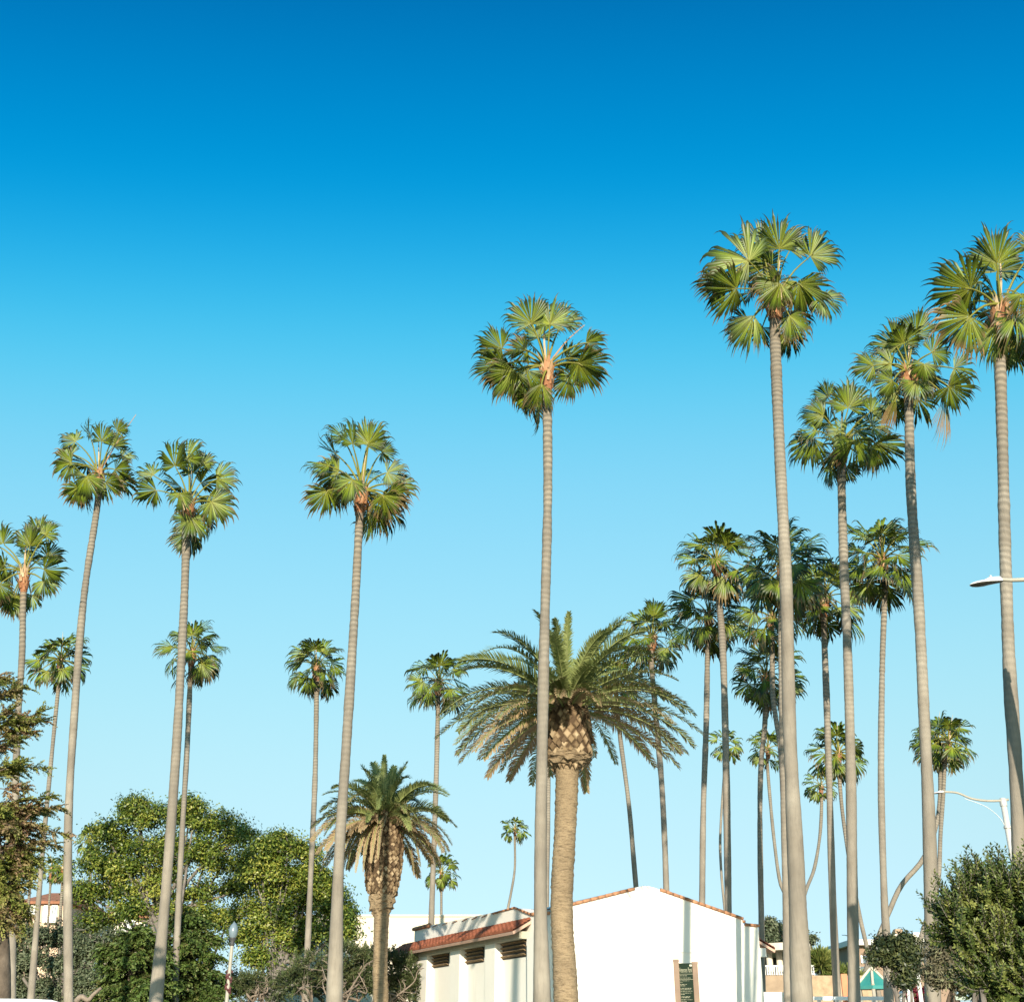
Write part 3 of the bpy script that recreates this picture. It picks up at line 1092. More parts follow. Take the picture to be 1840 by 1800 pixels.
def apartment(label, px0, px1, D, roof_y, eave_y, wins, wall=M_PEACH, chim=None, band=None):
    a, b = at(px0, eave_y, D), at(px1, eave_y, D)
    zr, ze_ = at(px0, roof_y, D)[2], a[2]
    t = thing("apartment_house", label, "building", ((a[0] + b[0]) / 2, D, 0))
    m = MB()
    m.box(((a[0] + b[0]) / 2, D + 5, ze_ / 2), RIGHT, (0, 1, 0), UP, (b[0] - a[0]) / 2, 5, ze_ / 2)
    m.build("wall", wall, t)
    m = MB()
    e = .5
    x0, x1 = a[0] - e, b[0] + e
    V = [(x0, D - e, ze_), (x1, D - e, ze_), (x1, D + 10 + e, ze_), (x0, D + 10 + e, ze_), (x0 + 1, D + 5, zr + 1.0), (x1 - 1, D + 5, zr + 1.0)]
    V2 = [(x, y, z + .25) if i < 4 else (x, y, z) for i, (x, y, z) in enumerate(V)]
    m.add(V2 + [(x, y, z + .003) for x, y, z in V[:4]], [(0, 1, 5, 4), (1, 2, 5), (2, 3, 4, 5), (3, 0, 4), (6, 7, 1, 0), (7, 8, 2, 1), (8, 9, 3, 2), (9, 6, 0, 3), (9, 8, 7, 6)])
    m.build("roof", M_ROOF2, t)
    for (wx0, wx1, wy0, wy1) in wins:
        p, q = at(wx0, wy1, D - .03), at(wx1, wy0, D - .03)
        c = (p + q) / 2
        m = MB()
        m.box(c, RIGHT, (0, 1, 0), UP, (q[0] - p[0]) / 2, .03, (q[2] - p[2]) / 2)
        w = m.build("window", M_PANE, t)
        m = MB()
        for s_ in (-1, 0, 1):
            m.box(c + RIGHT * s_ * (q[0] - p[0]) / 2 - np.array([0, .05, 0]), RIGHT, (0, 1, 0), UP, .07, .03, (q[2] - p[2]) / 2 + .08)
        for s_ in (-1, 1):
            m.box(c + UP * s_ * ((q[2] - p[2]) / 2 + .075) - np.array([0, .045, 0]), RIGHT, (0, 1, 0), UP, (q[0] - p[0]) / 2 + .06, .02, .07)
        m.build("frame", M_WHITE, w)
    if band:
        p, q = at(band[0], band[3], D - .6), at(band[1], band[2], D - .6)
        c = (p + q) / 2
        m = MB()
        m.box(c + np.array([0, .28, 0]), RIGHT, (0, 1, 0), UP, (q[0] - p[0]) / 2, .31, (q[2] - p[2]) / 2)
        m.build("balcony", M_WHITE, t)
    if chim:
        p, q = at(chim[0], chim[3], D + 2), at(chim[1], chim[2], D + 2)
        c = (p + q) / 2
        m = MB()
        m.box((c[0], D + 2.4, c[2] - .6), RIGHT, (0, 1, 0), UP, (q[0] - p[0]) / 2, .5, (q[2] - p[2]) / 2 + .6)
        ch = m.build("chimney", M_WHITE, t)
        hw_ = (q[0] - p[0]) / 2
        m = MB()
        zt_ = q[2]
        V = [(c[0] - hw_ * 1.15, D + 1.8, zt_ + .002), (c[0] + hw_ * 1.15, D + 1.8, zt_ + .002), (c[0] + hw_ * 1.15, D + 3, zt_ + .002), (c[0] - hw_ * 1.15, D + 3, zt_ + .002)]
        hh = at(chim[0], chim[2] - 9, D + 2)[2] - zt_
        V += [(c[0] + (x - c[0]) * .6, 2.4 + D + (y - D - 2.4) * .6, zt_ + hh) for x, y, z in V]
        m.add(V, [(0, 1, 5, 4), (1, 2, 6, 5), (2, 3, 7, 6), (3, 0, 4, 7), (4, 5, 6, 7), (3, 2, 1, 0)])
        m.build("chimney_cap", plain("tan_cap", (0.40, 0.28, 0.18), .8, .1), ch)
    return t


apartment("peach apartment house with red roof far behind the leftmost park trees", 44, 122, 120, 1612, 1624,
          [(54, 63, 1629, 1642), (78, 87, 1628, 1643), (92, 103, 1628, 1643)], band=(76, 101, 1646, 1657))
apartment("pale house with red tiled eave seen through the gap in the bushy green tree", 196, 262, 125, 1633, 1649,
          [(222, 232, 1653, 1668), (233, 243, 1654, 1667)], wall=M_CREAM, band=(204, 246, 1668, 1676))
DW = 105
wh = thing("white_house", "flat roofed tan and white house with capped chimney far behind the round dark tree", "building", (at(1615, 1700, DW)[0], DW, 0))
m = MB()
flat_box(m, 1532, 1700, 1698, DW, 0, 9)
m.build("wall", plain("shaded_tan_wall", (0.30, 0.21, 0.15), .9, .1, 1.0), wh)  # tan darkened in its colour for the shade below the fascia
for px0, px1, py0, py1, nm, mt in ((1526, 1706, 1688, 1697.5, "fascia", M_STUCCO), (1642, 1662, 1676, 1710, "stair_block", M_STUCCO), (1676, 1696, 1693, 1716, "bay", M_STUCCO),
                                   (1596, 1640, 1680, 1687.5, "roof_terrace", M_CREAM)):
    p, q = at(px0, py1, DW - .5), at(px1, py0, DW - .5)
    c = (p + q) / 2
    m = MB()
    m.box((c[0], DW + 3.8, c[2]), RIGHT, (0, 1, 0), UP, (q[0] - p[0]) / 2, 4.3 + .05 * len(nm), (q[2] - p[2]) / 2)
    m.build(nm, mt, wh)
for (wx0, wx1, wy0, wy1) in ((1549, 1560, 1716, 1730), (1564, 1574, 1704, 1712), (1584, 1600, 1722, 1736), (1545, 1556, 1736, 1748)):
    p, q = at(wx0, wy1, DW - .03), at(wx1, wy0, DW - .03)
    c = (p + q) / 2
    m = MB()
    m.box(c, RIGHT, (0, 1, 0), UP, (q[0] - p[0]) / 2, .03, (q[2] - p[2]) / 2)
    w = m.build("window", M_PANE, wh)
    m = MB()
    for s_ in (-1, 1):
        m.box(c + RIGHT * s_ * (q[0] - p[0]) / 2 - np.array([0, .05, 0]), RIGHT, (0, 1, 0), UP, .07, .03, (q[2] - p[2]) / 2)
    m.build("frame", M_WHITE, w)
p, q = at(1610, 1690, DW + 2), at(1624, 1677, DW + 2)
c, hw_, zt_ = (p + q) / 2, (q[0] - p[0]) / 2, q[2]
m = MB()
m.box((c[0], DW + 2.4, c[2] - .4), RIGHT, (0, 1, 0), UP, hw_, .5, (q[2] - p[2]) / 2 + .4)
ch = m.build("chimney", M_STUCCO, wh)
V = [(c[0] + i * hw_ * 1.15, DW + 2.4 + j * .6, zt_ + .003) for i, j in ((-1, -1), (1, -1), (1, 1), (-1, 1))]
hh = at(1617, 1668, DW + 2)[2] - zt_
V += [(c[0] + (x - c[0]) * .6, DW + 2.4 + (y - DW - 2.4) * .6, zt_ + hh) for x, y, z in V]
m = MB()
m.add(V, [(0, 1, 5, 4), (1, 2, 6, 5), (2, 3, 7, 6), (3, 0, 4, 7), (4, 5, 6, 7), (3, 2, 1, 0)])
m.build("chimney_cap", plain("tan_cap", (0.40, 0.28, 0.18), .8, .1), ch)

# entrance pavilion right of the hall
pav = thing("entrance_pavilion", "low pavilion with curved pale fascia and dark open front right of the white hall", "building", (at(1415, 1750, 62)[0], 62, 0))
m = MB()
xs0, xs1 = at(1366, 1700, 62)[0], at(1456, 1700, 62)[0]
z_t, z_b = at(1400, 1695, 62)[2], at(1400, 1708, 62)[2]
n_ = 14
xsn = np.linspace(xs0, xs1, n_)
cur = np.sin(np.linspace(0, math.pi, n_)) * .9
V = [(x, 62 - c, z) for x, c in zip(xsn, cur) for z in (z_b, z_t)] + [(x, 68, z) for x in xsn for z in (z_b, z_t)]
k_ = 2 * n_
Fc = [(2 * i, 2 * i + 2, 2 * i + 3, 2 * i + 1) for i in range(n_ - 1)] + [(k_ + 2 * i, k_ + 2 * i + 1, k_ + 2 * i + 3, k_ + 2 * i + 2) for i in range(n_ - 1)]
Fc += [(2 * i + 1, 2 * i + 3, k_ + 2 * i + 3, k_ + 2 * i + 1) for i in range(n_ - 1)] + [(2 * i, k_ + 2 * i, k_ + 2 * i + 2, 2 * i + 2) for i in range(n_ - 1)]
Fc += [(0, 1, k_ + 1, k_), (k_ - 2, k_ * 2 - 2, k_ * 2 - 1, k_ - 1)]
m.add(V, Fc)
m.build("roof", M_CREAM, pav)
m = MB()
m.box(((xs0 + xs1) / 2, 67.2, z_b / 2), RIGHT, (0, 1, 0), UP, (xs1 - xs0) / 2 - .3, .5, z_b / 2 - .004)
m.build("wall", plain("shaded_back_wall", (0.10, 0.08, 0.06), .8, .2), pav)  # dark tone paints the shade under the curved roof
for px in (1384, 1402, 1446):
    p = at(px, 1740, 62.6)
    m = MB()
    m.tube([(p[0], 62.6, 0), (p[0], 62.6, z_b - .003)], .16, 10)
    m.build("column", M_CREAM, pav)
m = MB()
zrl, zrw = at(1400, 1737, 62)[2], at(1400, 1752, 62)[2]
for k in range(22):
    x = xs0 + (xs1 - xs0) * (k + .5) / 22
    m.box((x, 61.6, (zrl + zrw) / 2), RIGHT, (0, 1, 0), UP, .03, .03, (zrl - zrw) / 2)
m.box(((xs0 + xs1) / 2, 61.6, zrl + .03), RIGHT, (0, 1, 0), UP, (xs1 - xs0) / 2, .04, .035)
m.build("railing", M_METAL, pav)
m = MB()
m.box(((xs0 + xs1) / 2, 61.75, zrw / 2), RIGHT, (0, 1, 0), UP, (xs1 - xs0) / 2, .1, zrw / 2)
m.build("parapet", plain("tan_render", (0.34, 0.25, 0.17), .9, .2, 2.0), pav)
m = MB()
p = at(1387, 1800, 50)
m.box((p[0] + .4, 50, at(1387, 1782, 50)[2] / 2), RIGHT, (0, 1, 0), UP, 1.0, .15, at(1387, 1782, 50)[2] / 2)
tag(m.build("low_wall", M_STUCCO), "low white stucco wall at the foot of the hall's right corner", "wall")

# tan garden wall with orange panels beyond
gw = thing("garden_wall", "tan stucco garden wall below spiky green plants", "wall", (at(1490, 1790, 58)[0], 58, 0))
m = MB()
flat_box(m, 1440, 1566, 1752, 58, 0, .3)
m.build("wall_face", plain("tan_stucco", (0.42, 0.30, 0.19), .9, .25, 3.0, .3), gw)

# ------------------------------------------------------------------ playground tower
DP = 48
pb = at(1570, 1772, DP)
tower = thing("play_tower", "playground tower with teal pyramid roof on cream posts", "playground tower", (pb[0], DP, 0))
zt_, zb_p = at(1569, 1738, DP)[2], at(1569, 1771, DP)[2]
hwp = 26 * mpp(1569, 1771, DP)
m = MB()
ang = math.radians(12)
cor = [np.array([pb[0] + hwp * 1.25 * math.cos(ang + k * math.pi / 3), DP + hwp * 1.25 * math.sin(ang + k * math.pi / 3), zb_p]) for k in range(6)]
apx = np.array([pb[0], DP, zt_])
m.add(cor + [apx] + [c - UP * .12 for c in cor], [(i, (i + 1) % 6, 6) for i in range(6)] + [(7 + i, 7 + (i + 1) % 6, (i + 1) % 6, i) for i in range(6)] + [(12, 11, 10, 9, 8, 7)])
troof = m.build("roof", plain("teal_metal", (0.035, 0.23, 0.21), .5, .1), tower)
m = MB()
for c in cor:
    m.tube(spline([c + UP * .02, apx + UP * .03], 3), .05, 6)
m.build("ridge_cap", plain("cream_metal", (0.58, 0.52, 0.40), .5, .05), troof)
for c in cor:
    m = MB()
    q = c + (np.array([pb[0], DP, zb_p]) - c) * .12
    m.tube([(q[0], q[1], 0), (q[0], q[1], zb_p + .05)], .07, 8)
    m.build("post", M_PALEPOLE, tower)
m = MB()
for i in (3, 4, 5):
    a, b = cor[i], cor[(i + 1) % 6]
    c = (a + b) / 2
    m.box((c[0], c[1], zb_p - 1.7), nz((b - a) * np.array([1, 1, 0])), nz(np.cross(UP, b - a)), UP, np.linalg.norm(b - a) / 2 * .6, .03, .45)
m.build("panel", plain("orange_panel", (0.60, 0.16, 0.06), .5, .1), tower)
m = MB()
m.add([c * np.array([1, 1, 0]) + UP * (zb_p - 2.2) for c in cor] + [c * np.array([1, 1, 0]) + UP * (zb_p - 2.35) for c in cor],
      [(0, 1, 2, 3, 4, 5), (11, 10, 9, 8, 7, 6)] + [(6 + i, 6 + (i + 1) % 6, (i + 1) % 6, i) for i in range(6)])
m.build("deck", M_METAL, tower)
# orange play panels on posts
pp = at(1518, 1770, 50)
m = MB()
m.box((pp[0], 50, at(1518, 1772, 50)[2] - .1), RIGHT, (0, 1, 0), UP, 5.5 * sc_ * 1.9, .06, at(1518, 1754, 50)[2] - at(1518, 1772, 50)[2] + .2)
op = thing("play_board", "upright orange play board left of the teal roofed tower", "play board", (pp[0], 50, 0))
m.build("board_face", plain("orange_panel_paint", (0.62, 0.19, 0.07), .5, .1), op)
m = MB()
for s_ in (-1, 1):
    m.tube([(pp[0] + s_ * .2, 50.08, 0), (pp[0] + s_ * .2, 50.08, at(1518, 1752, 50)[2])], .04, 6)
m.build("post", M_METAL, op)
# white rail fence in front of the playground
rail = thing("white_rail_fence", "white rail fence running before the playground", "fence", (at(1520, 1795, 40)[0], 40, 0))
zr1 = at(1520, 1793, 40)[2]
xr0, xr1 = at(1440, 1793, 40)[0], at(1604, 1793, 40)[0]
m = MB()
m.box(((xr0 + xr1) / 2, 40, zr1), RIGHT, (0, 1, 0), UP, (xr1 - xr0) / 2, .05, .055)
m.build("top_rail", M_WHITE, rail)
m = MB()
m.box(((xr0 + xr1) / 2, 40.0, zr1 - .75), RIGHT, (0, 1, 0), UP, (xr1 - xr0) / 2, .04, .05)
m.build("lower_rail", M_WHITE, rail)
for k in range(6):
    x = xr0 + (xr1 - xr0) * k / 5
    m = MB()
    m.box((x, 40.12, zr1 / 2), RIGHT, (0, 1, 0), UP, .05, .05, zr1 / 2 + .02)
    m.build("post", M_WHITE, rail)
# white posts by the red bush
for px, py, lab in ((1621, 1784, "shorter white post left of the red flowering bush"), (1634, 1778, "middle white post directly before the red flowering bush"),
                    (1649, 1750, "taller thin white post right of the red flowering bush")):
    p = at(px, py, 38)
    m = MB()
    r_ = .09 if px < 1640 else .06
    m.tube([(p[0], 38, 0), (p[0], 38, p[2])], r_, 10)
    m.tube([(p[0], 38, p[2] + .002), (p[0], 38, p[2] + .07)], [r_ * 1.25, r_ * .5], 10)
    tag(m.build("white_post", M_WHITE), lab, "post", "white posts by the red bush")
# white rail at the bottom left
wr = thing("white_railing", "white painted handrail crossing the bottom left corner", "railing", (at(40, 1797, 12)[0], 12, 0))
p0, p1 = at(-60, 1797, 12), at(92, 1800, 12.3)
m = MB()
m.tube(spline([p0, p1, p1 + np.array([.12, .02, -.06]), p1 + np.array([.16, .02, -.3]), (p1[0] + .16, p1[1] + .02, 0)], 24), .022, 10)
m.build("handrail", M_WHITE, wr, True)
for f in (0.15, .6):
    q = p0 + (p1 - p0) * f
    m = MB()
    m.tube([(q[0], q[1], 0), q], .018, 8)
    m.build("post", M_WHITE, wr)
# green utility fence at the bottom right
gf = thing("low_metal_fence", "low grey green metal fence under the big right shrub", "fence", (at(1760, 1795, 20)[0], 20, 0))
zf = at(1760, 1793, 20)[2]
m = MB()
xf0, xf1 = at(1716, 1793, 20)[0], at(1850, 1793, 20)[0]
m.box(((xf0 + xf1) / 2, 20, zf), RIGHT, (0, 1, 0), UP, (xf1 - xf0) / 2, .03, .025)
m.box(((xf0 + xf1) / 2, 20, .4), RIGHT, (0, 1, 0), UP, (xf1 - xf0) / 2, .025, .02)
m.build("rail", plain("sage_metal", (0.30, 0.36, 0.31), .5, .1), gf)
for k in range(3):
    m = MB()
    m.box((xf0 + (xf1 - xf0) * k / 2, 20.06, zf / 2), RIGHT, (0, 1, 0), UP, .03, .03, zf / 2 + .04)
    m.build("post", gf.children[0].data.materials[0], gf)

# ------------------------------------------------------------------ lamps
def lathe(mb, c, prof, n=16, m=0):
    V, Fc = [], []
    for r, z in prof:
        for k in range(n):
            a = 2 * math.pi * k / n
            V.append((c[0] + r * math.cos(a), c[1] + r * math.sin(a), c[2] + z))
    for i in range(len(prof) - 1):
        for k in range(n):
            k2 = (k + 1) % n
            Fc.append((i * n + k, i * n + k2, (i + 1) * n + k2, (i + 1) * n + k))
    mb.add(V, Fc, None, m)


DL = 42
lt = at(421, 1655, DL)
lamp = thing("park_lamp", "pale acorn globe park lamp on a slim cream post before the dark conifer", "lamp post", (lt[0], DL, 0))
s_ = mpp(421, 1680, DL)
zgl = at(421, 1684, DL)[2]
m = MB()
lathe(m, (lt[0], DL, 0), [(.17, 0), (.17, .35), (.12, .5), (3.7 * s_, .7), (3.1 * s_, zgl - .5), (3.1 * s_, zgl - .2)], 14)
m.build("post", M_PALEPOLE, lamp, True)
m = MB()
lathe(m, (lt[0], DL, zgl - .26), [(3.2 * s_, 0), (5 * s_, .05), (3.3 * s_, .12), (6.3 * s_, .2), (6.3 * s_, .26), (1, .26)][:5], 14)
m.build("collar", M_BLACK, lamp, True)
m = MB()
hg = lt[2] - zgl
lathe(m, (lt[0], DL, zgl), [(5.2 * s_, 0), (7.6 * s_, hg * .2), (8.0 * s_, hg * .42), (7.3 * s_, hg * .62), (5.4 * s_, hg * .78), (2.6 * s_, hg * .88), (1.5 * s_, hg * .93), (.5 * s_, hg * 1.0), (0.001, hg * 1.02)], 16)
m.build("globe", plain("frosted_globe", (0.17, 0.22, 0.25), 0.25, 0.03), lamp, True)
m = MB()
for k in range(7):
    zz = at(421, 1746 + k * 6, DL)[2]
    a = k * 1.9
    V, Fc = tube_mesh([(lt[0] + .09 * math.cos(a + q * .8), DL + .09 * math.sin(a + q * .8), zz + .05 * math.sin(q * 2)) for q in range(5)], .035, 5)
    m.add(V, Fc)
m.build("garland", plain("dark_red_garland", (0.13, 0.05, 0.05), .7, .4, 9), lamp)


def cobra(label, tip, endpx, D, poleX, arm_px, arm_r, up_r, width, wire=None):
    """street light: tip and end of the lamp head in pixels, arm through pixels, pole top"""
    a, b = at(*tip, D), at(*endpx, D)
    pole_top = at(*arm_px[-1], D)
    t = thing("street_light", label, "street light", (pole_top[0], D, 0))
    L = np.linalg.norm(b - a)
    ax = nz(b - a)
    az_ = nz(np.cross(ax, np.array([0, 1.0, 0])))
    if az_[2] < 0:
        az_ = -az_
    ay = np.array([0, 1.0, 0])
    us = np.array([0, .03, .1, .25, .45, .62, .8, .97, 1.0])
    wd = np.array([.01, .35, .65, .95, 1.0, .85, .6, .45, .3]) * L * .19
    top = np.array([0, .03, .06, .085, .095, .165, .17, .16, .11]) * L
    bot = np.array([0, .025, .055, .07, .07, .045, .035, .03, .02]) * L
    m = MB()
    th = np.linspace(0, math.pi, 9)
    V = [a + ax * L * u + ay * w * math.cos(q) + az_ * h * math.sin(q) for u, w, h in zip(us, wd, top) for q in th]
    m.add(V, [(i * 9 + j, i * 9 + j + 1, (i + 1) * 9 + j + 1, (i + 1) * 9 + j) for i in range(len(us) - 1) for j in range(8)])
    m.add([a + ax * (L * 1.0) + ay * wd[-1] * math.cos(q) + az_ * top[-1] * math.sin(q) for q in th], [tuple(range(9))])
    hd = m.build("lamp_head", M_WHITE, t, True)
    m = MB()
    th2 = np.linspace(math.pi, 2 * math.pi, 9)
    V = [a + ax * L * u + ay * w * math.cos(q) * .99 + az_ * (h * math.sin(q) - .002) for u, w, h in zip(us, wd, bot) for q in th2]
    m.add(V, [(i * 9 + j, i * 9 + j + 1, (i + 1) * 9 + j + 1, (i + 1) * 9 + j) for i in range(len(us) - 1) for j in range(8)])
    m.build("lens", plain("dark_lens", (0.05, 0.045, 0.04), .3, .1), hd, True)
    m = MB()
    pc = a + ax * L * .70 + az_ * .165 * L
    m.tube([pc, pc + az_ * L * .05], L * .04, 8)
    m.build("photocell", M_METAL, hd)
    C = spline([b - ax * L * .05 + az_ * L * .06] + [at(x, y, D) for x, y in arm_px], 24)
    m = MB()
    m.tube(C, np.linspace(arm_r * .8, arm_r, 24), 8)
    m.build("arm", M_PALEPOLE, t, True)
    m = MB()
    m.tube([(poleX, D, 0), (poleX, D, pole_top[2] * .5), (poleX, D, pole_top[2] + .05)], [up_r * 1.5, up_r * 1.2, up_r], 12)
    po = m.build("pole", plain("pale_grey_pole", (0.50, 0.49, 0.46), .5, .06), t, True)
    m = MB()
    m.tube([(poleX, D, pole_top[2] - .25), (poleX, D, pole_top[2] - .05)], up_r * 1.25, 12)
    m.build("bracket", M_METAL, po)
    if wire:
        m = MB()
        m.tube(spline([at(x, y, D) for x, y in wire], 16), .012, 5)
        m.build("stay_wire", M_METAL, t)
        m = MB()
        zz = at(wire[-1][0], wire[-1][1], D)[2]
        m.tube([(poleX, D, zz - .04), (poleX, D, zz + .04)], up_r * 1.35, 12)
        m.build("clamp", M_METAL, po)
    return t


pT = at(1905, 1036, 19)
cobra("close white street light head reaching in from the right edge", (1742, 1051), (1801, 1044), 19, pT[0], [(1820, 1042), (1860, 1040), (1905, 1036)], .045, .11, .25)
pT = at(1809, 1441, 46)
cobra("white pole street light with curved arm behind the rightmost palms", (1676, 1425), (1696, 1423), 46, at(1813, 1500, 46)[0],
      [(1720, 1424), (1745, 1434), (1770, 1438), (1795, 1438), (1812, 1436)], .05, .11, .25, wire=[(1733, 1434), (1770, 1448), (1795, 1467), (1807, 1486)])
pT = at(1530, 1680, 95)
cobra("tiny far street light between two palm trunks", (1512, 1679), (1519, 1680), 95, at(1531, 1690, 95)[0], [(1524, 1681), (1531, 1684)], .04, .09, .2)

# ------------------------------------------------------------------ fan palms, left to right
fan_palm("fan palm cut by the left edge, its trunk passing behind the brown conifer",
         [(42, 1085), (40, 1180), (33, 1300), (27, 1420), (22, 1800)], 11, 18, (44, 1028), 95,
         fans=[(60, 980, 80, 44), (16, 976, 100, 42), (58, 955, 85, 34, 'b'), (90, 960, 45, 32), (95, 1020, -8, 44), (85, 1042, -70, 36),
               (19, 1015, 180, 36), (10, 1048, 260, 38), (-10, 1008, 165, 44), (-20, 970, 130, 36), (40, 985, 90, 40, 'b'), (75, 1000, 30, 34, 'b')], nf=9, seed=1)
fan_palm("fan palm near the left edge with a thin bare stalk over its crown",
         [(175, 908), (152, 1080), (131, 1300), (124, 1500), (124, 1800)], 12, 18, (178, 850), 88,
         fans=[(195, 795, 85, 40), (169, 785, 110, 32, 'n'), (148, 795, 145, 30), (140, 817, 160, 30), (142, 833, 200, 44), (176, 857, 262, 46, 'f'),
               (154, 876, 250, 36), (216, 844, -30, 38), (201, 867, -50, 38), (207, 821, 20, 30, 'b'), (218, 775, 40, 26), (190, 800, 60, 34, 'b')], nf=9, seed=2,
         dead=[(246, 745)])
fan_palm("tall fan palm with broad fans, the thicker trunk of a close pair by the lamp",
         [(335, 952), (330, 1100), (318, 1350), (300, 1580), (280, 1800)], 14, 25, (338, 908), 98,
         fans=[(324, 838, 100, 50), (347, 825, 75, 44), (370, 836, 65, 32), (393, 861, 15, 46), (387, 901, -45, 52), (291, 881, 195, 46),
               (287, 855, 140, 36), (341, 886, 262, 40, 'f'), (330, 912, 250, 40, 'b'), (368, 890, -60, 40, 'b'), (340, 850, 90, 40, 'b')], nf=9, seed=3)
fan_palm("smaller fan palm whose crown shows behind a thicker trunk left of the lamp",
         [(343, 1205), (336, 1350), (325, 1550), (314, 1800)], 9, 15, (345, 1172), 66, nf=26, seed=24)
fan_palm("short fan palm crossed by a taller palm's trunk near the left edge",
         [(107, 1215), (92, 1350), (75, 1550), (55, 1800)], 7.5, 15, (109, 1186), 60, nf=24, seed=5)
fan_palm("tall fan palm with ragged folded fans left of the skirted date palm",
         [(646, 925), (637, 1100), (622, 1350), (610, 1550), (600, 1800)], 15, 30, (651, 882), 112,
         fans=[(667, 799, 78, 50), (622, 790, 125, 42, 'n'), (640, 800, 95, 48, 'n'), (607, 816, 145, 46, 'n'), (597, 838, 168, 48, 'n'), (612, 850, 195, 52),
               (642, 864, 240, 46, 'f'), (606, 870, 235, 56, 'b'), (594, 882, 248, 52), (680, 810, 10, 30, 'b'), (699, 850, -8, 40), (710, 870, -35, 48),
               (690, 890, -65, 54, 'o'), (702, 888, -40, 48), (676, 887, 245, 26, 'b'), (655, 800, 60, 40, 'b')], nf=9, seed=6)
fan_palm("short fan palm with green round crown just right of the bushy green tree's top",
         [(569, 1240), (566, 1400), (557, 1600), (549, 1800)], 9, 14, (569, 1198), 62, nf=26, seed=7)
fan_palm("fan palm rising behind the left end of the white hall with a red crownshaft",
         [(787, 1262), (784, 1400), (777, 1600), (775, 1670)], 9, 11, (788, 1225), 66, D=66, nf=24, seed=8, Rm=2.05)
fan_palm("tall fan palm standing directly before the thick date palm, a bare stalk at its crown",
         [(983, 705), (984, 900), (978, 1150), (973, 1400), (971, 1600), (974, 1800)], 16, 31, (982, 660), 126,
         fans=[(954, 587, 105, 58), (987, 588, 80, 55), (1012, 577, 60, 46, 'b'), (902, 630, 165, 52), (905, 657, 200, 58), (946, 634, 190, 42),
               (1038, 657, -30, 62), (1050, 620, -10, 42), (947, 668, 250, 54), (923, 670, 235, 62), (972, 694, 266, 56, 'w'), (1027, 670, -100, 50, 'b'),
               (970, 600, 90, 50, 'b'), (1020, 640, 10, 44, 'b'), (1045, 640, -75, 42, 'b')], nf=9, seed=9, dead=[(1050, 585)])
fan_palm("slim fan palm mostly hidden behind the thick date palm's crown, trunk beside the front trunk",
         [(985, 1330), (985, 1450), (983, 1560), (982, 1660)], 8, 9, (985, 1285), 58, D=70, nf=18, seed=10)
fan_palm("leaning fan palm trunk emerging under the right side of the thick date palm",
         [(1108, 1262), (1115, 1330), (1130, 1450), (1143, 1595)], 8, 9, (1105, 1225), 54, D=68, nf=18, seed=11)
fan_palm("fan palm over the peak of the white gable, overlapping the thick date palm's tips",
         [(1170, 1185), (1178, 1280), (1188, 1400), (1194, 1500), (1197, 1602)], 10, 10.5, (1172, 1145), 72, D=61, nf=26, seed=12, Rm=2.0)
fan_palm("fan palm with a dead brown frond against its shaded trunk above the gable's right slope",
         [(1272, 1145), (1269, 1300), (1264, 1450), (1262, 1622)], 10, 11, (1274, 1105), 76, D=53, nf=26, seed=13, skirt=1)
fan_palm("fan palm with rusty crownshaft, the highest crown above the hall's right slope",
         [(1289, 1050), (1298, 1150), (1303, 1300), (1306, 1500), (1309, 1640)], 12, 13, (1287, 1010), 80, D=50.5, nf=28, seed=14)
fan_palm("shaded fan palm half hidden behind the thickest trunk, drooping dark upper fans",
         [(1404, 1080), (1406, 1300), (1410, 1500), (1417, 1800)], 12, 17, (1408, 1020), 98, D=40, nf=28, seed=15)
fan_palm("fan palm with bright upright front fan left of the thickest trunk",
         [(1387, 1145), (1388, 1240), (1394, 1290), (1402, 1350), (1410, 1500), (1420, 1800)], 9, 12, (1386, 1108), 74, D=49, nf=26, seed=16)
fan_palm("low dark fan palm with a hanging dead frond below the cluster of crowns",
         [(1376, 1240), (1374, 1310), (1368, 1370), (1366, 1500), (1372, 1800)], 9, 12, (1377, 1212), 72, D=54, nf=24, seed=17, skirt=1)
fan_palm("fan palm with brown shaded neck between the thickest trunk and the dark topped trunk",
         [(1481, 1110), (1485, 1250), (1490, 1400), (1496, 1600), (1505, 1800)], 11, 15, (1481, 1075), 80, nf=28, seed=18)
fan_palm("tallest fan palm with the thickest trunk, near the middle of the right half",
         [(1392, 592), (1400, 800), (1412, 1050), (1418, 1300), (1430, 1550), (1442, 1800)], 19, 40, (1394, 538), 128, D=29.5,
         fans=[(1395, 452, 88, 66), (1335, 480, 152, 88), (1447, 468, 45, 62), (1315, 527, 192, 68), (1384, 524, 215, 56, 'f'), (1425, 520, -50, 64),
               (1463, 543, -48, 48), (1348, 572, 245, 76, 'w'), (1412, 572, -60, 54), (1373, 437, 120, 56, 'b'), (1430, 440, 62, 52, 'b'),
               (1310, 495, 220, 62, 'b'), (1440, 500, -80, 60, 'b'), (1395, 470, 200, 60, 'b'), (1380, 470, 80, 50, 'b')], nf=9, seed=19)
fan_palm("dense dark crowned fan palm left of the palm with the tan dead frond",
         [(1512, 855), (1516, 1000), (1522, 1200), (1528, 1400), (1532, 1600), (1536, 1800)], 15, 24, (1512, 800), 104,
         fans=[(1517, 735, 85, 58), (1481, 716, 140, 34), (1473, 748, 165, 46), (1551, 743, 50, 38), (1458, 775, 182, 42, 'n'), (1456, 789, 238, 58),
               (1507, 780, 170, 42), (1515, 794, 266, 62, 'f'), (1561, 767, 15, 44), (1566, 797, -45, 58), (1556, 804, -70, 52), (1530, 720, 75, 44, 'b'), (1540, 770, -30, 50, 'b')],
         nf=9, seed=20)
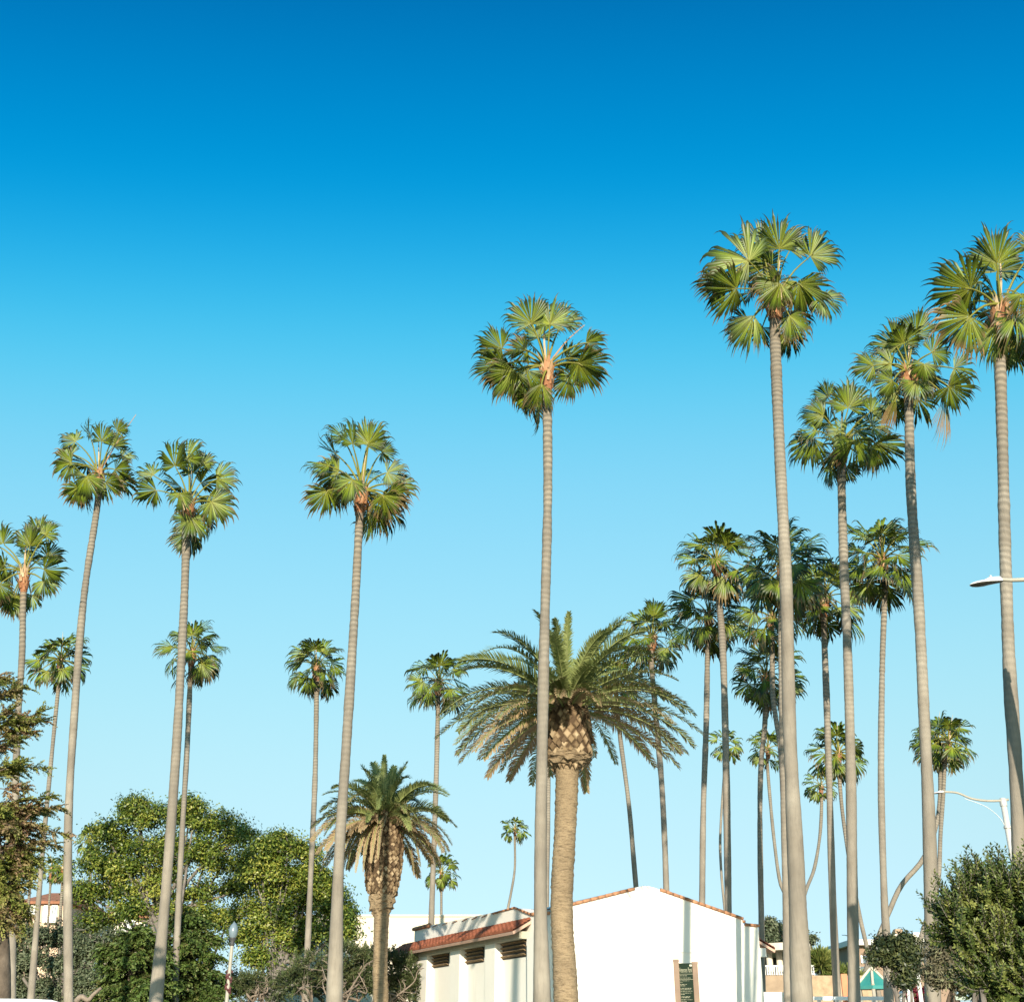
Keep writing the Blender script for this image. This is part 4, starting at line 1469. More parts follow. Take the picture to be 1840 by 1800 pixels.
fan_palm("fan palm with one tan dead frond hanging from its crown",
         [(1633, 712), (1638, 880), (1650, 1100), (1662, 1300), (1668, 1500), (1676, 1800)], 17, 29, (1633, 668), 116,
         fans=[(1605, 626, 128, 54), (1638, 605, 85, 50), (1593, 657, 172, 44), (1556, 662, 190, 44), (1588, 689, 215, 40), (1635, 662, 265, 36, 'f'),
               (1664, 672, -60, 48, 'b'), (1696, 667, -18, 54), (1686, 699, -45, 52), (1603, 716, 256, 66, 'xw'), (1616, 722, 280, 46, 'b'), (1661, 638, 30, 44),
               (1690, 712, -88, 88, 'xw'), (1625, 630, 60, 44, 'b')], nf=9, seed=21)
fan_palm("fan palm with light green crown right of the dark topped trunk, behind the closer trunks",
         [(1589, 1050), (1586, 1200), (1583, 1400), (1588, 1600), (1593, 1700), (1598, 1800)], 10, 18, (1586, 1005), 92, nf=30, seed=22)
fan_palm("fan palm at the right edge, its crown partly out of the picture",
         [(1796, 602), (1800, 800), (1808, 1000), (1815, 1200), (1824, 1400), (1832, 1560), (1842, 1800)], 19, 30, (1797, 552), 148,
         fans=[(1775, 482, 100, 76), (1727, 527, 178, 80), (1728, 575, 228, 80, 'o'), (1772, 592, 256, 72, 'w'), (1780, 495, 215, 66, 'b'), (1767, 532, 230, 40, 'b'),
               (1838, 460, 80, 50), (1840, 500, 30, 64), (1845, 555, -62, 62), (1850, 540, -10, 68), (1795, 545, 250, 44, 'fo'), (1810, 480, 70, 60, 'b'),
               (1880, 520, 20, 70, 'b')], nf=9, seed=23)
# smaller palms farther off
fan_palm("small far fan palm with thin trunk left of the rusty necked palm's trunk", [(1303, 1365), (1297, 1450), (1294, 1525), (1300, 1612), (1312, 1700)], 4.5, 6, (1304, 1338), 34, nf=19, seed=31, Rm=1.8)
fan_palm("small far fan palm with thin trunk curving right, left of the thickest trunk",
         [(1379, 1370), (1383, 1425), (1390, 1500), (1400, 1575), (1410, 1605), (1440, 1660), (1457, 1700), (1487, 1797)], 6, 9, (1380, 1345), 42, nf=19, seed=32)
fan_palm("small dark fan palm on a thin curved trunk right of the thickest trunk",
         [(1476, 1440), (1473, 1500), (1463, 1560), (1448, 1600), (1425, 1680), (1405, 1740), (1396, 1800)], 6, 8, (1475, 1412), 37, nf=19, seed=33)
fan_palm("far fan palm with feathery crown, its trunk leaning behind the closer trunks",
         [(1507, 1380), (1512, 1450), (1522, 1520), (1530, 1570), (1544, 1645), (1565, 1730), (1580, 1790)], 7, 11, (1506, 1352), 58, nf=24, seed=34)
fan_palm("left palm of a far crossing pair, its long trunk leaning down to the left",
         [(1688, 1365), (1689, 1430), (1680, 1490), (1657, 1545), (1620, 1590), (1597, 1640), (1574, 1695), (1550, 1760)], 8, 11, (1686, 1335), 56, nf=24, seed=35)
fan_palm("right palm of a far crossing pair, its trunk almost upright",
         [(1699, 1365), (1695, 1420), (1691, 1490), (1685, 1585), (1668, 1640), (1650, 1700), (1625, 1780)], 8, 11, (1704, 1332), 56, D=62, nf=22, seed=36)
fan_palm("small far fan palm with pinkish trunk above the cream building", [(793, 1580), (793, 1645)], 4.5, 4.5, (793, 1566), 35, nf=22, seed=37)
fan_palm("tiny far fan palm with curved grey trunk alone between the two date palms", [(925, 1508), (925, 1560), (918, 1605), (911, 1640)], 4, 5, (925, 1490), 28, nf=19, seed=38)
fan_palm("far fan palm above the left shoulder of the bushy green tree", [(162, 1530), (163, 1640)], 5, 6, (161, 1510), 30, D=98, nf=19, seed=39)
fan_palm("far dark fan palm left of a palm with a tan skirt, before the peach house", [(91, 1585), (87, 1650), (86, 1720)], 4, 5, (92, 1560), 27, nf=19, seed=40, D=95)
fan_palm("far fan palm with tan skirt of dead leaves near the peach house", [(112, 1590), (108, 1650), (107, 1720)], 6, 6, (113, 1560), 30, nf=19, seed=41, D=92, skirt=4)
fan_palm("far pinkish palm trunk with crown behind the brown conifer by the peach house", [(55, 1580), (50, 1640), (48, 1720)], 5, 6, (56, 1558), 24, nf=18, seed=42, D=100)


# ------------------------------------------------------------------ date palms
def date_palm(label, D, trunk, w, boss, top, L, nfr, seed, leaf, row, per, upright, dead_hang=0, bend=1.0, dry=0.25, raise_=.06, collar=None, el0=80):
    rng = np.random.RandomState(seed)
    P = [at(x, y, D) for x, y in trunk]
    P.append(np.array([P[-1][0] + .05, P[-1][1], 0]))
    C = spline(P, 130)
    s = np.r_[0, np.cumsum(np.linalg.norm(np.diff(C, axis=0), axis=1))]
    wr_ = [w_ / 2 * mpp(*p_, D) for w_, p_ in zip(w, trunk)]
    rr = np.interp(s, np.interp([p[2] for p in P[::-1]], C[::-1, 2], s[::-1])[::-1], wr_ + [wr_[-1] * 1.05])
    rr = rr * (1 + .022 * np.sin(s * 2 * math.pi / .21) + rng.normal(0, .012, len(s)))
    V, Fc = tube_mesh(C, rr, 26)
    V = V + rng.normal(0, .006, V.shape)
    foot = C[-1].copy()
    t = thing("date_palm", label, "palm tree", foot)
    mesh_obj("trunk", V - foot, Fc, M_DTRUNK, t, np.zeros((len(V), 3)), True)
    B = np.array([at(x, y, D) for x, y, w_ in boss])
    BR = np.array([w_ / 2 * mpp(x, y, D) for x, y, w_ in boss])
    m = MB()
    CB = spline(B, 40)
    sb = np.linspace(0, 1, 40)
    RB = np.interp(sb, np.linspace(0, 1, len(BR)), BR)
    m.tube(CB, RB * .99, 24, A=(0, .3, 0))
    sV, sF, sA = scaled_boss(CB, RB, row, per, rng, raise_)
    m.add(sV, sF, sA)
    m.build("leaf_base_boss", M_BOSS, t)
    if collar:
        Bc = np.array([at(x, y, D) for x, y, w_ in collar])
        Rc = np.interp(np.linspace(0, 1, 18), np.linspace(0, 1, len(collar)), [w_ / 2 * mpp(x, y, D) for x, y, w_ in collar])
        Cc = spline(Bc, 18)
        V, Fc = tube_mesh(Cc, Rc * (1 + rng.normal(0, .02, 18)), 28)
        V = V + rng.normal(0, .035, V.shape)
        mesh_obj("fibre_collar", V - foot, Fc, M_DTRUNK, t, np.zeros((len(V), 3)), False)
    T = at(*top, D)
    cr = bpy.data.objects.new("crown", None)
    COL.objects.link(cr)
    cr.parent = t
    cr.location = [float(v) for v in (T - foot)]
    r0 = BR[0]
    for k in range(nfr):
        u = (k + .5) / nfr
        az = k * 2.39996 + rng.uniform(-.25, .25)
        el = math.radians(el0 - upright * u ** 0.85 + rng.uniform(-7, 7))
        o = np.array([math.cos(az), math.sin(az), 0])
        base = T + o * r0 * (.15 + .75 * u) - UP * (.9 * u * r0)
        frontal = max(0.0, -o[1] - .72) / .28          # leaves towards the camera's side stand higher, leaving the boss bare
        if frontal > 0:
            el = max(el, math.radians(4 + 12 * frontal))
        d0 = o * math.cos(el) + UP * math.sin(el)
        ag = np.clip(dry * (u - .2) * 2.6 + rng.normal(0, .10), 0, .92)
        ln = L * (.62 + .40 * math.sin(math.pi * min(1, u * .8 + .06))) * rng.uniform(.9, 1.06)
        f = feather_frond(base, d0, ln * (1 - .45 * frontal * (el < .7)), leaf * (1 - .35 * frontal), ag, rng, 92, bend * (1.25 - .45 * u) * rng.uniform(.8, 1.2), .0195)
        mesh_obj("frond", f[0] - T, f[1], M_FEATHER, cr, f[2])
    for k in range(dead_hang):
        az = -math.pi / 2 + rng.uniform(-1.9, 1.9)
        o = np.array([math.cos(az), math.sin(az), 0])
        base = T + o * r0 * 1.0 - UP * r0 * rng.uniform(.6, 1.2)
        d0 = nz(o * rng.uniform(.35, .8) + UP * rng.uniform(-.35, .3))
        f = feather_frond(base, d0, L * rng.uniform(.6, .85), leaf * .42, 1.1, rng, 60, rng.uniform(2.3, 3.6), .013)
        mesh_obj("dead_frond", f[0] - T, f[1], M_FEATHER, cr, f[2])
    return t


date_palm("thick trunked date palm with wide full crown before the white hall", 37.0,
          [(1019, 1368), (1018, 1430), (1015, 1500), (1010, 1590), (1010, 1660), (1014, 1730), (1017, 1800)], [42, 41, 39, 40, 40, 42, 45],
          [(1022, 1262, 60), (1022, 1290, 72), (1022, 1320, 80), (1021, 1345, 82), (1020, 1362, 80), (1020, 1376, 50)], (1018, 1252), 4.12, 84, 5, .47, .17, 17, 90, 0, .80, .36, .05, collar=[(1021, 1352, 80), (1020, 1360, 84), (1020, 1368, 80), (1020, 1378, 52)], el0=72)
date_palm("date palm with tan dead fronds hanging over its scaly trunk, left of the white hall", 48.0,
          [(686, 1630), (684, 1700), (683, 1750), (684, 1800)], [27, 26, 27, 28],
          [(690, 1462, 50), (690, 1490, 62), (689, 1530, 68), (688, 1565, 68), (687, 1590, 60), (687, 1602, 50)], (690, 1462), 3.0, 76, 8, .42, .13, 21, 100, 16, 1.05, .50, .05,
          collar=[(687, 1588, 47), (687, 1605, 45), (686, 1612, 47), (685, 1630, 42), (686, 1646, 24)])


# ------------------------------------------------------------------ leafy trees and shrubs
def leaves(X, N, L, Wd, rng, dry=0.0, jit=.7, rand=None):
    """diamond leaves at X facing about N"""
    n = len(X)
    nn = nz(N + rng.normal(0, jit, (n, 3)))
    t = nz(np.cross(nn, rng.normal(0, 1, (n, 3))))
    s = np.cross(nn, t)
    ll = (L * rng.uniform(.65, 1.3, n))[:, None]
    ww = (Wd * rng.uniform(.65, 1.3, n))[:, None]
    V = np.stack([X - t * ll * .5, X + s * ww * .5 + nn * ll * .06, X + t * ll * .5 - nn * ll * .08, X - s * ww * .5 + nn * ll * .06], 1)
    Fq = np.arange(n * 4).reshape(n, 4)
    A = np.zeros((n, 4, 3))
    A[:, :, 1] = (rng.uniform(0, 1, n) if rand is None else rand)[:, None]
    A[:, :, 2] = np.broadcast_to(dry, (n,))[:, None]
    return V.reshape(-1, 3), Fq, A.reshape(-1, 3)


def merge(parts):
    V, Fq, A, n = [], [], [], 0
    for v, f, a in parts:
        V.append(v)
        Fq.append(np.asarray(f) + n)
        A.append(a)
        n += len(v)
    return np.concatenate(V), np.concatenate(Fq), np.concatenate(A)


def leafy_tree(name, label, cat, lobes, D, mat, bark, L, Wd, nsub, nleaf, seed, trunk_px, trunk_w, csize=.5, depth=1.0, limb_r=.09, gnarl=.25, fill=.35, vis=1.0):
    """lobes: (px, py, rx, ry) ellipses of the crown; each grows clusters of leaves round its shell"""
    rng = np.random.RandomState(seed)
    tp = [at(x, y, D) for x, y in trunk_px]
    tp.append(np.array([tp[-1][0] + .05, tp[-1][1], 0]))
    foot = tp[-1].copy()
    t = thing(name, label, cat, foot)
    parts = []
    tr = MB()
    r0 = trunk_w / 2 * mpp(*trunk_px[-1], D)
    tc_ = spline(tp, 14)
    tr.tube(tc_, np.linspace(r0 * .55, r0 * 1.15, 14) * (1 + rng.normal(0, .05, 14)), 10)
    top = tp[0]
    for (px, py, rx, ry) in lobes:
        c = at(px, py, D)
        m_ = mpp(px, py, D)
        rx_, rz_ = rx * m_ * .9, max(ry, rx * .78) * m_ * .9
        ryy = (rx_ + rz_) / 2 * depth
        c = c + np.array([0, rng.uniform(-.5, .5) * ryy, 0])
        for k in range(nsub):
            d = nz(rng.normal(0, 1, 3))
            if d[2] < -.3:
                d[2] *= -.5
            rad = rng.uniform(fill, 1.0) ** .6
            stray = k % 4 == 0                      # a sprig standing out of the mass
            rad = rng.uniform(1.0, 1.36) if stray else rad
            q = c + d * np.array([rx_, ryy, rz_]) * rad
            cs = csize * (rng.uniform(.3, .6) if stray else rng.uniform(.6, 1.25))
            nl = int(nleaf * (rng.uniform(.15, .35) if stray else rng.uniform(.6, 1.3)))
            off = rng.normal(0, 1, (nl, 3)) * cs * np.array([.55, .55, .42])
            X = q + off
            N = nz(off * .7 + d * cs * .8 + UP * cs * .7)
            base = np.clip(rng.normal(.48, .3), 0, 1)
            parts.append(leaves(X, N, L, Wd, rng, 0, .55, np.clip(base + rng.normal(0, .22, nl), 0, 1)))
            if k % 4 == 0:
                mid = c + (q - c) * .5 + rng.normal(0, gnarl * .5, 3)
                tr.tube(spline([c, mid, q], 6), np.linspace(limb_r * .42, limb_r * .12, 6), 5, cap=False)
        st = tc_[int(rng.randint(0, 8))]
        mid = (st + c) / 2 + rng.normal(0, gnarl, 3) - UP * .1
        tr.tube(spline([st, mid, c], 10), np.linspace(limb_r * 1.3, limb_r * .45, 10), 7, cap=False)
    tr.build("trunk", bark, t, True)
    V, Fq, A = merge(parts)
    mesh_obj("crown", V - foot, Fq, mat, t, A)
    return t


M_FICUS = leaf_mat("bright_leaf", [(0, (0.035, 0.065, 0.012)), (.4, (0.10, 0.15, 0.022)), (.75, (0.235, 0.28, 0.045)), (1, (0.37, 0.36, 0.07))], rough=.4)
M_GREYLEAF = leaf_mat("grey_leaf", [(0, (0.06, 0.08, 0.04)), (.5, (0.10, 0.125, 0.065)), (1, (0.17, 0.185, 0.105))], rough=.55, transl=.12)
M_DARKLEAF = leaf_mat("dark_leaf", [(0, (0.03, 0.052, 0.014)), (.5, (0.095, 0.13, 0.03)), (1, (0.28, 0.29, 0.08))], rough=.4, transl=.15)
M_NEEDLE = leaf_mat("conifer_needle", [(0, (0.03, 0.06, 0.014)), (.5, (0.07, 0.12, 0.024)), (1, (0.14, 0.19, 0.04))], dead=(0.20, 0.12, 0.07), rough=.55, transl=.1)
M_CYPRESS = leaf_mat("cypress_needle", [(0, (0.07, 0.105, 0.024)), (.5, (0.18, 0.215, 0.04)), (1, (0.32, 0.32, 0.07))], dead=(0.34, 0.205, 0.135), rough=.6, transl=.2)
M_JUNIPER = leaf_mat("juniper_needle", [(0, (0.03, 0.05, 0.018)), (.5, (0.065, 0.095, 0.03)), (1, (0.12, 0.145, 0.05))], dead=(0.17, 0.12, 0.08), rough=.6, transl=.1)
M_SHADELEAF = leaf_mat("shaded_leaf", [(0, (0.022, 0.035, 0.014)), (.5, (0.045, 0.06, 0.022)), (1, (0.12, 0.13, 0.045))], rough=.45, transl=.1)  # leaf colour darkened to hold the shade on the round tree and low filler
M_RED = leaf_mat("red_flower_leaf", [(0, (0.10, 0.012, 0.02)), (.7, (0.24, 0.02, 0.045)), (1, (0.05, 0.07, 0.02))], rough=.6)
M_OLIVE = leaf_mat("olive_twig", [(0, (0.10, 0.085, 0.05)), (.5, (0.16, 0.14, 0.08)), (1, (0.20, 0.20, 0.10))], rough=.7, transl=.1)

leafy_tree("broadleaf_tree", "large bushy yellow green tree behind the close pair of trunks and the dark conifers", "tree",
           [(180, 1560, 48, 38), (215, 1520, 40, 32), (250, 1480, 42, 30), (300, 1468, 44, 26), (350, 1480, 44, 28), (395, 1490, 40, 28), (430, 1510, 36, 30), (262, 1540, 52, 36),
            (330, 1545, 46, 36), (395, 1560, 40, 36), (200, 1610, 52, 32), (170, 1660, 40, 30), (270, 1600, 44, 30), (350, 1610, 40, 26), (235, 1640, 34, 26), (420, 1600, 34, 30),
            (160, 1610, 26, 30), (410, 1660, 34, 26), (225, 1565, 34, 30), (300, 1520, 36, 30), (375, 1530, 34, 30), (300, 1578, 34, 28), (440, 1560, 30, 34), (205, 1572, 26, 26), (345, 1455, 26, 18), (240, 1452, 22, 18), (190, 1500, 26, 22), (310, 1640, 36, 26), (365, 1650, 30, 24)],
           75, M_FICUS, M_GREYBARK, .20, .095, 26, 128, 51, [(290, 1640), (300, 1720), (310, 1800)], 30, .68, .9, .11, .3, .3)
leafy_tree("broadleaf_tree", "broad yellow green tree right of the park lamp, its crown reaching the cream building", "tree",
           [(470, 1530, 36, 28), (520, 1530, 38, 26), (460, 1580, 40, 32), (520, 1580, 42, 32), (560, 1572, 26, 28), (596, 1612, 28, 28), (620, 1648, 20, 26), (560, 1630, 42, 30), (500, 1640, 44, 30),
            (450, 1640, 36, 30), (440, 1690, 36, 26), (500, 1690, 40, 22), (580, 1680, 36, 26), (620, 1680, 24, 26), (465, 1725, 34, 18), (540, 1700, 26, 20), (490, 1555, 34, 28), (545, 1600, 34, 28), (485, 1610, 34, 28), (590, 1640, 30, 26), (500, 1512, 26, 18), (555, 1540, 24, 22), (475, 1665, 30, 22), (578, 1586, 18, 18), (530, 1665, 34, 22)],
           72, M_FICUS, M_GREYBARK, .195, .092, 26, 122, 52, [(510, 1690), (500, 1745), (490, 1800)], 30, .66, .9, .11, .3, .3)
leafy_tree("gnarled_tree", "grey green tree with pale gnarled branches beneath the left conifer", "tree",
           [(40, 1680, 34, 26), (80, 1690, 36, 30), (120, 1690, 34, 34), (160, 1720, 30, 34), (60, 1725, 36, 30), (30, 1740, 26, 30), (110, 1740, 28, 28), (165, 1760, 28, 22), (190, 1700, 26, 30), (20, 1785, 30, 20), (65, 1785, 30, 22), (120, 1792, 26, 18), (165, 1792, 26, 18), (15, 1700, 26, 30)],
           66, M_GREYLEAF, M_GREYBARK, .17, .08, 26, 140, 53, [(105, 1745), (112, 1775), (110, 1800)], 9, .48, .9, .10, .5)
leafy_tree("round_tree", "small dark round tree on a thin grey trunk right of the teal roof", "tree",
           [(1600, 1705, 26, 22), (1622, 1700, 24, 20), (1640, 1720, 18, 22), (1585, 1722, 18, 18), (1615, 1730, 26, 18), (1635, 1745, 16, 18), (1625, 1765, 16, 14)],
           36, M_SHADELEAF, M_GREYBARK, .13, .05, 26, 120, 54, [(1607, 1715), (1610, 1750), (1613, 1800)], 9, .24, .9, .05, .1)
leafy_tree("distant_tree", "airy grey green tree on a forked trunk over the entrance pavilion", "tree",
           [(1386, 1662, 13, 13), (1402, 1672, 15, 14), (1382, 1682, 13, 12), (1412, 1690, 12, 12), (1396, 1692, 14, 10), (1455, 1690, 8, 8)],
           84, M_GREYLEAF, M_GREYBARK, .24, .11, 20, 60, 55, [(1398, 1690), (1399, 1712), (1400, 1740)], 6, .42, .9, .10, .2)
leafy_tree("olive_bush", "brownish olive twiggy bush below the big right shrub", "bush",
           [(1700, 1720, 26, 24), (1720, 1750, 30, 24), (1690, 1755, 18, 24), (1745, 1770, 26, 18)], 20, M_OLIVE, M_BARK, .085, .022, 40, 150, 56, [(1712, 1760), (1714, 1780), (1715, 1800)], 6, .17, .8, .03, .1)
leafy_tree("red_bush", "red flowering bush among the white posts", "bush", [(1650, 1785, 14, 12), (1638, 1790, 12, 12), (1660, 1792, 12, 12)],
           44, M_RED, M_BARK, .13, .08, 16, 90, 57, [(1650, 1790), (1650, 1795), (1650, 1800)], 5, .2, .8, .04, .1)
for px, py, rx, lab in ((1475, 1708, 22, "spiky green shrub on the tan wall, right beside the thickest trunk"), (1503, 1738, 24, "low spiky green shrub on the tan wall between two trunks"),
                        (1530, 1742, 20, "spiky green shrub on the tan wall left of the teal roof")):
    rng = np.random.RandomState(px)
    c = at(px, py + rx, 62)
    foot = np.array([c[0], c[1], 0])
    n = 900
    d = nz(rng.normal(0, 1, (n, 3)) + UP * .7)
    m_ = mpp(px, py, 62)
    b0 = c + d * np.array([1, 1, .9]) * (rx * m_ * rng.uniform(.1, .8, n))[:, None]
    dd = nz(d + UP * .5)
    s = nz(np.cross(dd, rng.normal(0, 1, (n, 3))))
    ln = rng.uniform(.35, .7, n)[:, None]
    V = np.stack([b0 - s * .035, b0 + s * .035, b0 + dd * ln * .6 + s * .03, b0 + dd * ln * .6 - s * .03, b0 + dd * ln - UP * ln * .15], 1)
    ix = np.arange(n * 5).reshape(n, 5)
    Fc = np.concatenate([ix[:, [0, 1, 2, 3]], ix[:, [3, 2, 4, 4]]]).tolist()
    Fc = [f if f[2] != f[3] else f[:3] for f in Fc]
    A = np.zeros((n, 5, 3))
    A[:, :, 1] = rng.uniform(.3, 1, n)[:, None]
    t = thing("spiky_shrub", lab, "shrub", foot, "spiky shrubs on the tan wall")
    mesh_obj("foliage", V.reshape(-1, 3) - foot, Fc, M_DARKLEAF, t, A.reshape(-1, 3))
    m = MB()
    m.tube(spline([foot, (foot + c) / 2 + .1, c], 8), [.12, .11, .1, .1, .09, .09, .08, .08], 8)
    m.build("stem", M_BARK, t)


# conifers: branches in tiers with flat sprays
def spray(b0, d, ln, rng, nL, nW, dry, bright, step=.035, wide=.55, hang=.15):
    """a flat feathery spray: side twiglets of small scale-leaves along one twig"""
    n = max(4, int(ln / step))
    u = np.linspace(.05, 1, n)
    d = nz(d)
    s = nz(np.cross(d, UP) + rng.normal(0, .25, 3))
    C = b0 + d * (ln * u)[:, None] - UP * (hang * ln * u ** 2)[:, None]
    parts = []
    for sg in (-1, 1):
        tl = ln * wide * (1 - u * .75) * rng.uniform(.6, 1.1, n)
        td = nz(d * .8 + s * sg * .75 + rng.normal(0, .16, (n, 3)))
        nn = nz(np.cross(td, s * sg) + rng.normal(0, .9, (n, 3)))
        w = nz(np.cross(td, nn)) * nW * .5
        e = C + td * tl[:, None] - UP * (hang * tl * .5)[:, None]
        mm = C + td * (tl * .5)[:, None]
        V = np.stack([C - w * .6, mm + w + nn * .01, e, mm - w + nn * .01], 1)
        A = np.zeros((n, 4, 3))
        A[:, :, 1] = np.clip(bright + .25 * u + rng.normal(0, .15, n), 0, 1)[:, None]
        A[:, :, 2] = np.clip(dry + rng.normal(0, .15, n) - .1 * u, 0, 1)[:, None]
        parts.append((V.reshape(-1, 3), np.arange(n * 4).reshape(n, 4), A.reshape(-1, 3)))
    return parts


def conifer(name, label, D, top_px, foot_px, tiers, mat, bark, seed, r_trunk, nW=.05, per=26, dry=(.0, .0), tilt=0.0, hang=.15, sp=.55, sz=1.0):
    """tiers: list of (branch root px, tip px, dryness, count of extra branches round the trunk at that height)"""
    rng = np.random.RandomState(seed)
    T, B = at(*top_px, D), at(*foot_px, D)
    foot = np.array([B[0], D, 0.0])
    t = thing(name, label, "tree", foot)
    tr = MB()
    tr.tube(spline([T, (T + B) / 2 + rng.normal(0, .05, 3), B, foot], 24), np.interp(np.linspace(0, 1, 24), [0, .3, 1], [r_trunk * .12, r_trunk * .6, r_trunk]), 12)
    parts = []
    for (root, tip, dr, extra) in tiers:
        R0 = at(*root, D)
        E0 = at(*tip, D)
        ln0 = np.linalg.norm(E0 - R0)
        axx = np.array([np.interp(R0[2], [0, B[2], T[2]], [foot[0], B[0], T[0]]), D, R0[2]])
        for k in range(extra + 1):
            if k == 0:
                P0, E = R0, E0 + np.array([0, rng.uniform(-.2, .2), 0])
            else:
                a = rng.uniform(0, 2 * math.pi)
                P0 = axx + UP * rng.normal(0, .15)
                E = P0 + np.array([math.cos(a), math.sin(a), 0]) * ln0 * rng.uniform(.6, 1.0) + UP * (E0[2] - R0[2]) * rng.uniform(.5, 1.2)
            ln = np.linalg.norm(E - P0)
            mid = (P0 + E) / 2 + UP * ln * rng.uniform(-.02, .1) + rng.normal(0, .05 * ln, 3)
            C = spline([P0, mid, E], 16)
            br = max(.008, min(.06, ln * .02))
            tr.tube(C, np.linspace(br, br * .25, 16), 5, cap=False)
            dk = dr if k == 0 else rng.choice([dry[0], dry[1]])
            bright = rng.uniform(.25, .6)
            for q in range(int(per * (.5 + ln * .5))):
                u = rng.uniform(.12, 1.0) ** .8
                i = min(14, int(u * 15))
                b0 = C[i] + (C[i + 1] - C[i]) * (u * 15 - i)
                bd = nz(C[min(15, i + 1)] - C[max(0, i - 1)])
                sd_ = nz(np.cross(bd, UP)) * rng.choice([-1, 1])
                d = nz(bd * rng.uniform(.35, 1.1) + sd_ * rng.uniform(.1, .9) + UP * rng.normal(tilt, .3))
                parts += spray(b0, d, sz * rng.uniform(.22, .55) * (1.15 - .5 * u), rng, 0, nW, np.clip(dk + rng.normal(0, .2) - .25 * (u > .8), 0, 1), bright, .04 * sz, sp, hang)
    tr.build("trunk", bark, t, True)
    V, Fq, A = merge(parts)
    mesh_obj("crown", V - foot, Fq, mat, t, A)
    return t


conifer("cypress_tree", "brown and green cypress cut by the left edge, sprays reaching right", 22, (-30, 1130), (0, 1800),
        [((-25, 1215), (22, 1222), 0.59, 2), ((-20, 1262), (51, 1238), 0.23, 3), ((-18, 1300), (85, 1278), 0.32, 3), ((-16, 1320), (67, 1296), 0.43, 3), ((-15, 1345), (51, 1330), 0.28, 3),
         ((-14, 1335), (57, 1315), 0.82, 2), ((-12, 1390), (77, 1378), 0.38, 4), ((-12, 1415), (45, 1418), 0.82, 3), ((-10, 1450), (97, 1432), 0.23, 8), ((-8, 1475), (105, 1450), 0.59, 8),
         ((-8, 1490), (115, 1498), 0.64, 8), ((-6, 1520), (77, 1512), 0.70, 8), ((-5, 1550), (69, 1545), 0.28, 9), ((-4, 1560), (57, 1572), 0.59, 9), ((-3, 1590), (49, 1590), 0.38, 9),
         ((-2, 1610), (47, 1630), 0.32, 9), ((0, 1600), (37, 1660), 0.38, 8), ((-6, 1500), (57, 1480), 0.82, 8), ((-6, 1450), (47, 1460), 0.82, 7)],
        M_CYPRESS, M_BARK, 61, .21, .035, 34, (.1, .6), .05, .2, .5, .8)
T3 = [((330, 1640), (352, 1650), 0, 4), ((325, 1655), (375, 1662), 0, 7), ((325, 1680), (395, 1692), 0, 9), ((325, 1705), (398, 1722), 0, 10), ((325, 1735), (402, 1752), 0, 11), ((325, 1765), (405, 1785), .1, 11),
      ((325, 1790), (405, 1805), .1, 10)]
conifer("dark_conifer", "dark layered conifer left of the park lamp", 58, (326, 1618), (326, 1800), T3, M_NEEDLE, M_BARK, 62, .25, .09, 30, (0, .12), .0, .28, .55, 1.7)
T3b = [((245, 1672), (262, 1680), 0, 5), ((240, 1685), (290, 1692), 0, 8), ((240, 1705), (300, 1715), 0, 10), ((235, 1730), (305, 1742), .05, 11), ((230, 1760), (305, 1775), .1, 12), ((230, 1785), (300, 1800), .1, 11)]
conifer("dark_conifer", "dark spreading conifer between the left trunks, lower than its neighbour", 55, (243, 1655), (236, 1800), T3b, M_NEEDLE, M_BARK, 63, .25, .09, 30, (0, .15), .0, .28, .55, 1.7)


# sprawling junipers with bare brown branches
def juniper(label, D, lobes, bare, seed, foot_px):
    rng = np.random.RandomState(seed)
    B = at(*foot_px, D)
    foot = np.array([B[0], D, 0])
    t = thing("juniper_bush", label, "bush", foot)
    tr = MB()
    parts = []
    for (px, py, rx, ry) in lobes:
        c = at(px, py, D)
        m_ = mpp(px, py, D)
        R = np.array([rx * m_, (rx + ry) * .5 * m_, ry * m_])
        for k in range(150):
            d = nz(rng.normal(0, 1, 3) + UP * .35)
            b0 = c + d * R * rng.uniform(.4, .95) + rng.normal(0, .08, 3)
            parts += spray(b0, nz(d + UP * .35 + rng.normal(0, .35, 3)), rng.uniform(.3, .6), rng, 0, .045, np.clip(rng.normal(.08, .12), 0, 1), rng.uniform(.1, .65), .045, .5, .1)
        tr.tube(spline([foot, (foot + c) / 2 + rng.normal(0, .3, 3), c], 9), np.linspace(.12, .03, 9), 6, cap=False)
    for (a, b, w) in bare:
        p, q = at(*a, D - .9), at(*b, D - 1.2)
        for k in range(w):
            e = q + rng.normal(0, .28, 3)
            mids = [p + (e - p) * f + rng.normal(0, .22, 3) for f in (.3, .6, .85)]
            C = spline([p] + mids + [e], 16)
            tr.tube(C, np.linspace(.055, .012, 16), 5, cap=False)
            for z in range(5):
                s0 = C[rng.randint(5, 16)]
                e2 = s0 + rng.normal(0, .32, 3)
                tr.tube(spline([s0, (s0 + e2) / 2 + rng.normal(0, .06, 3), e2], 6), np.linspace(.016, .005, 6), 4, cap=False)
    tr.build("branches", M_PALEBARK, t, True)
    V, Fq, A = merge(parts)
    mesh_obj("foliage", V - foot, Fq, M_JUNIPER, t, A)


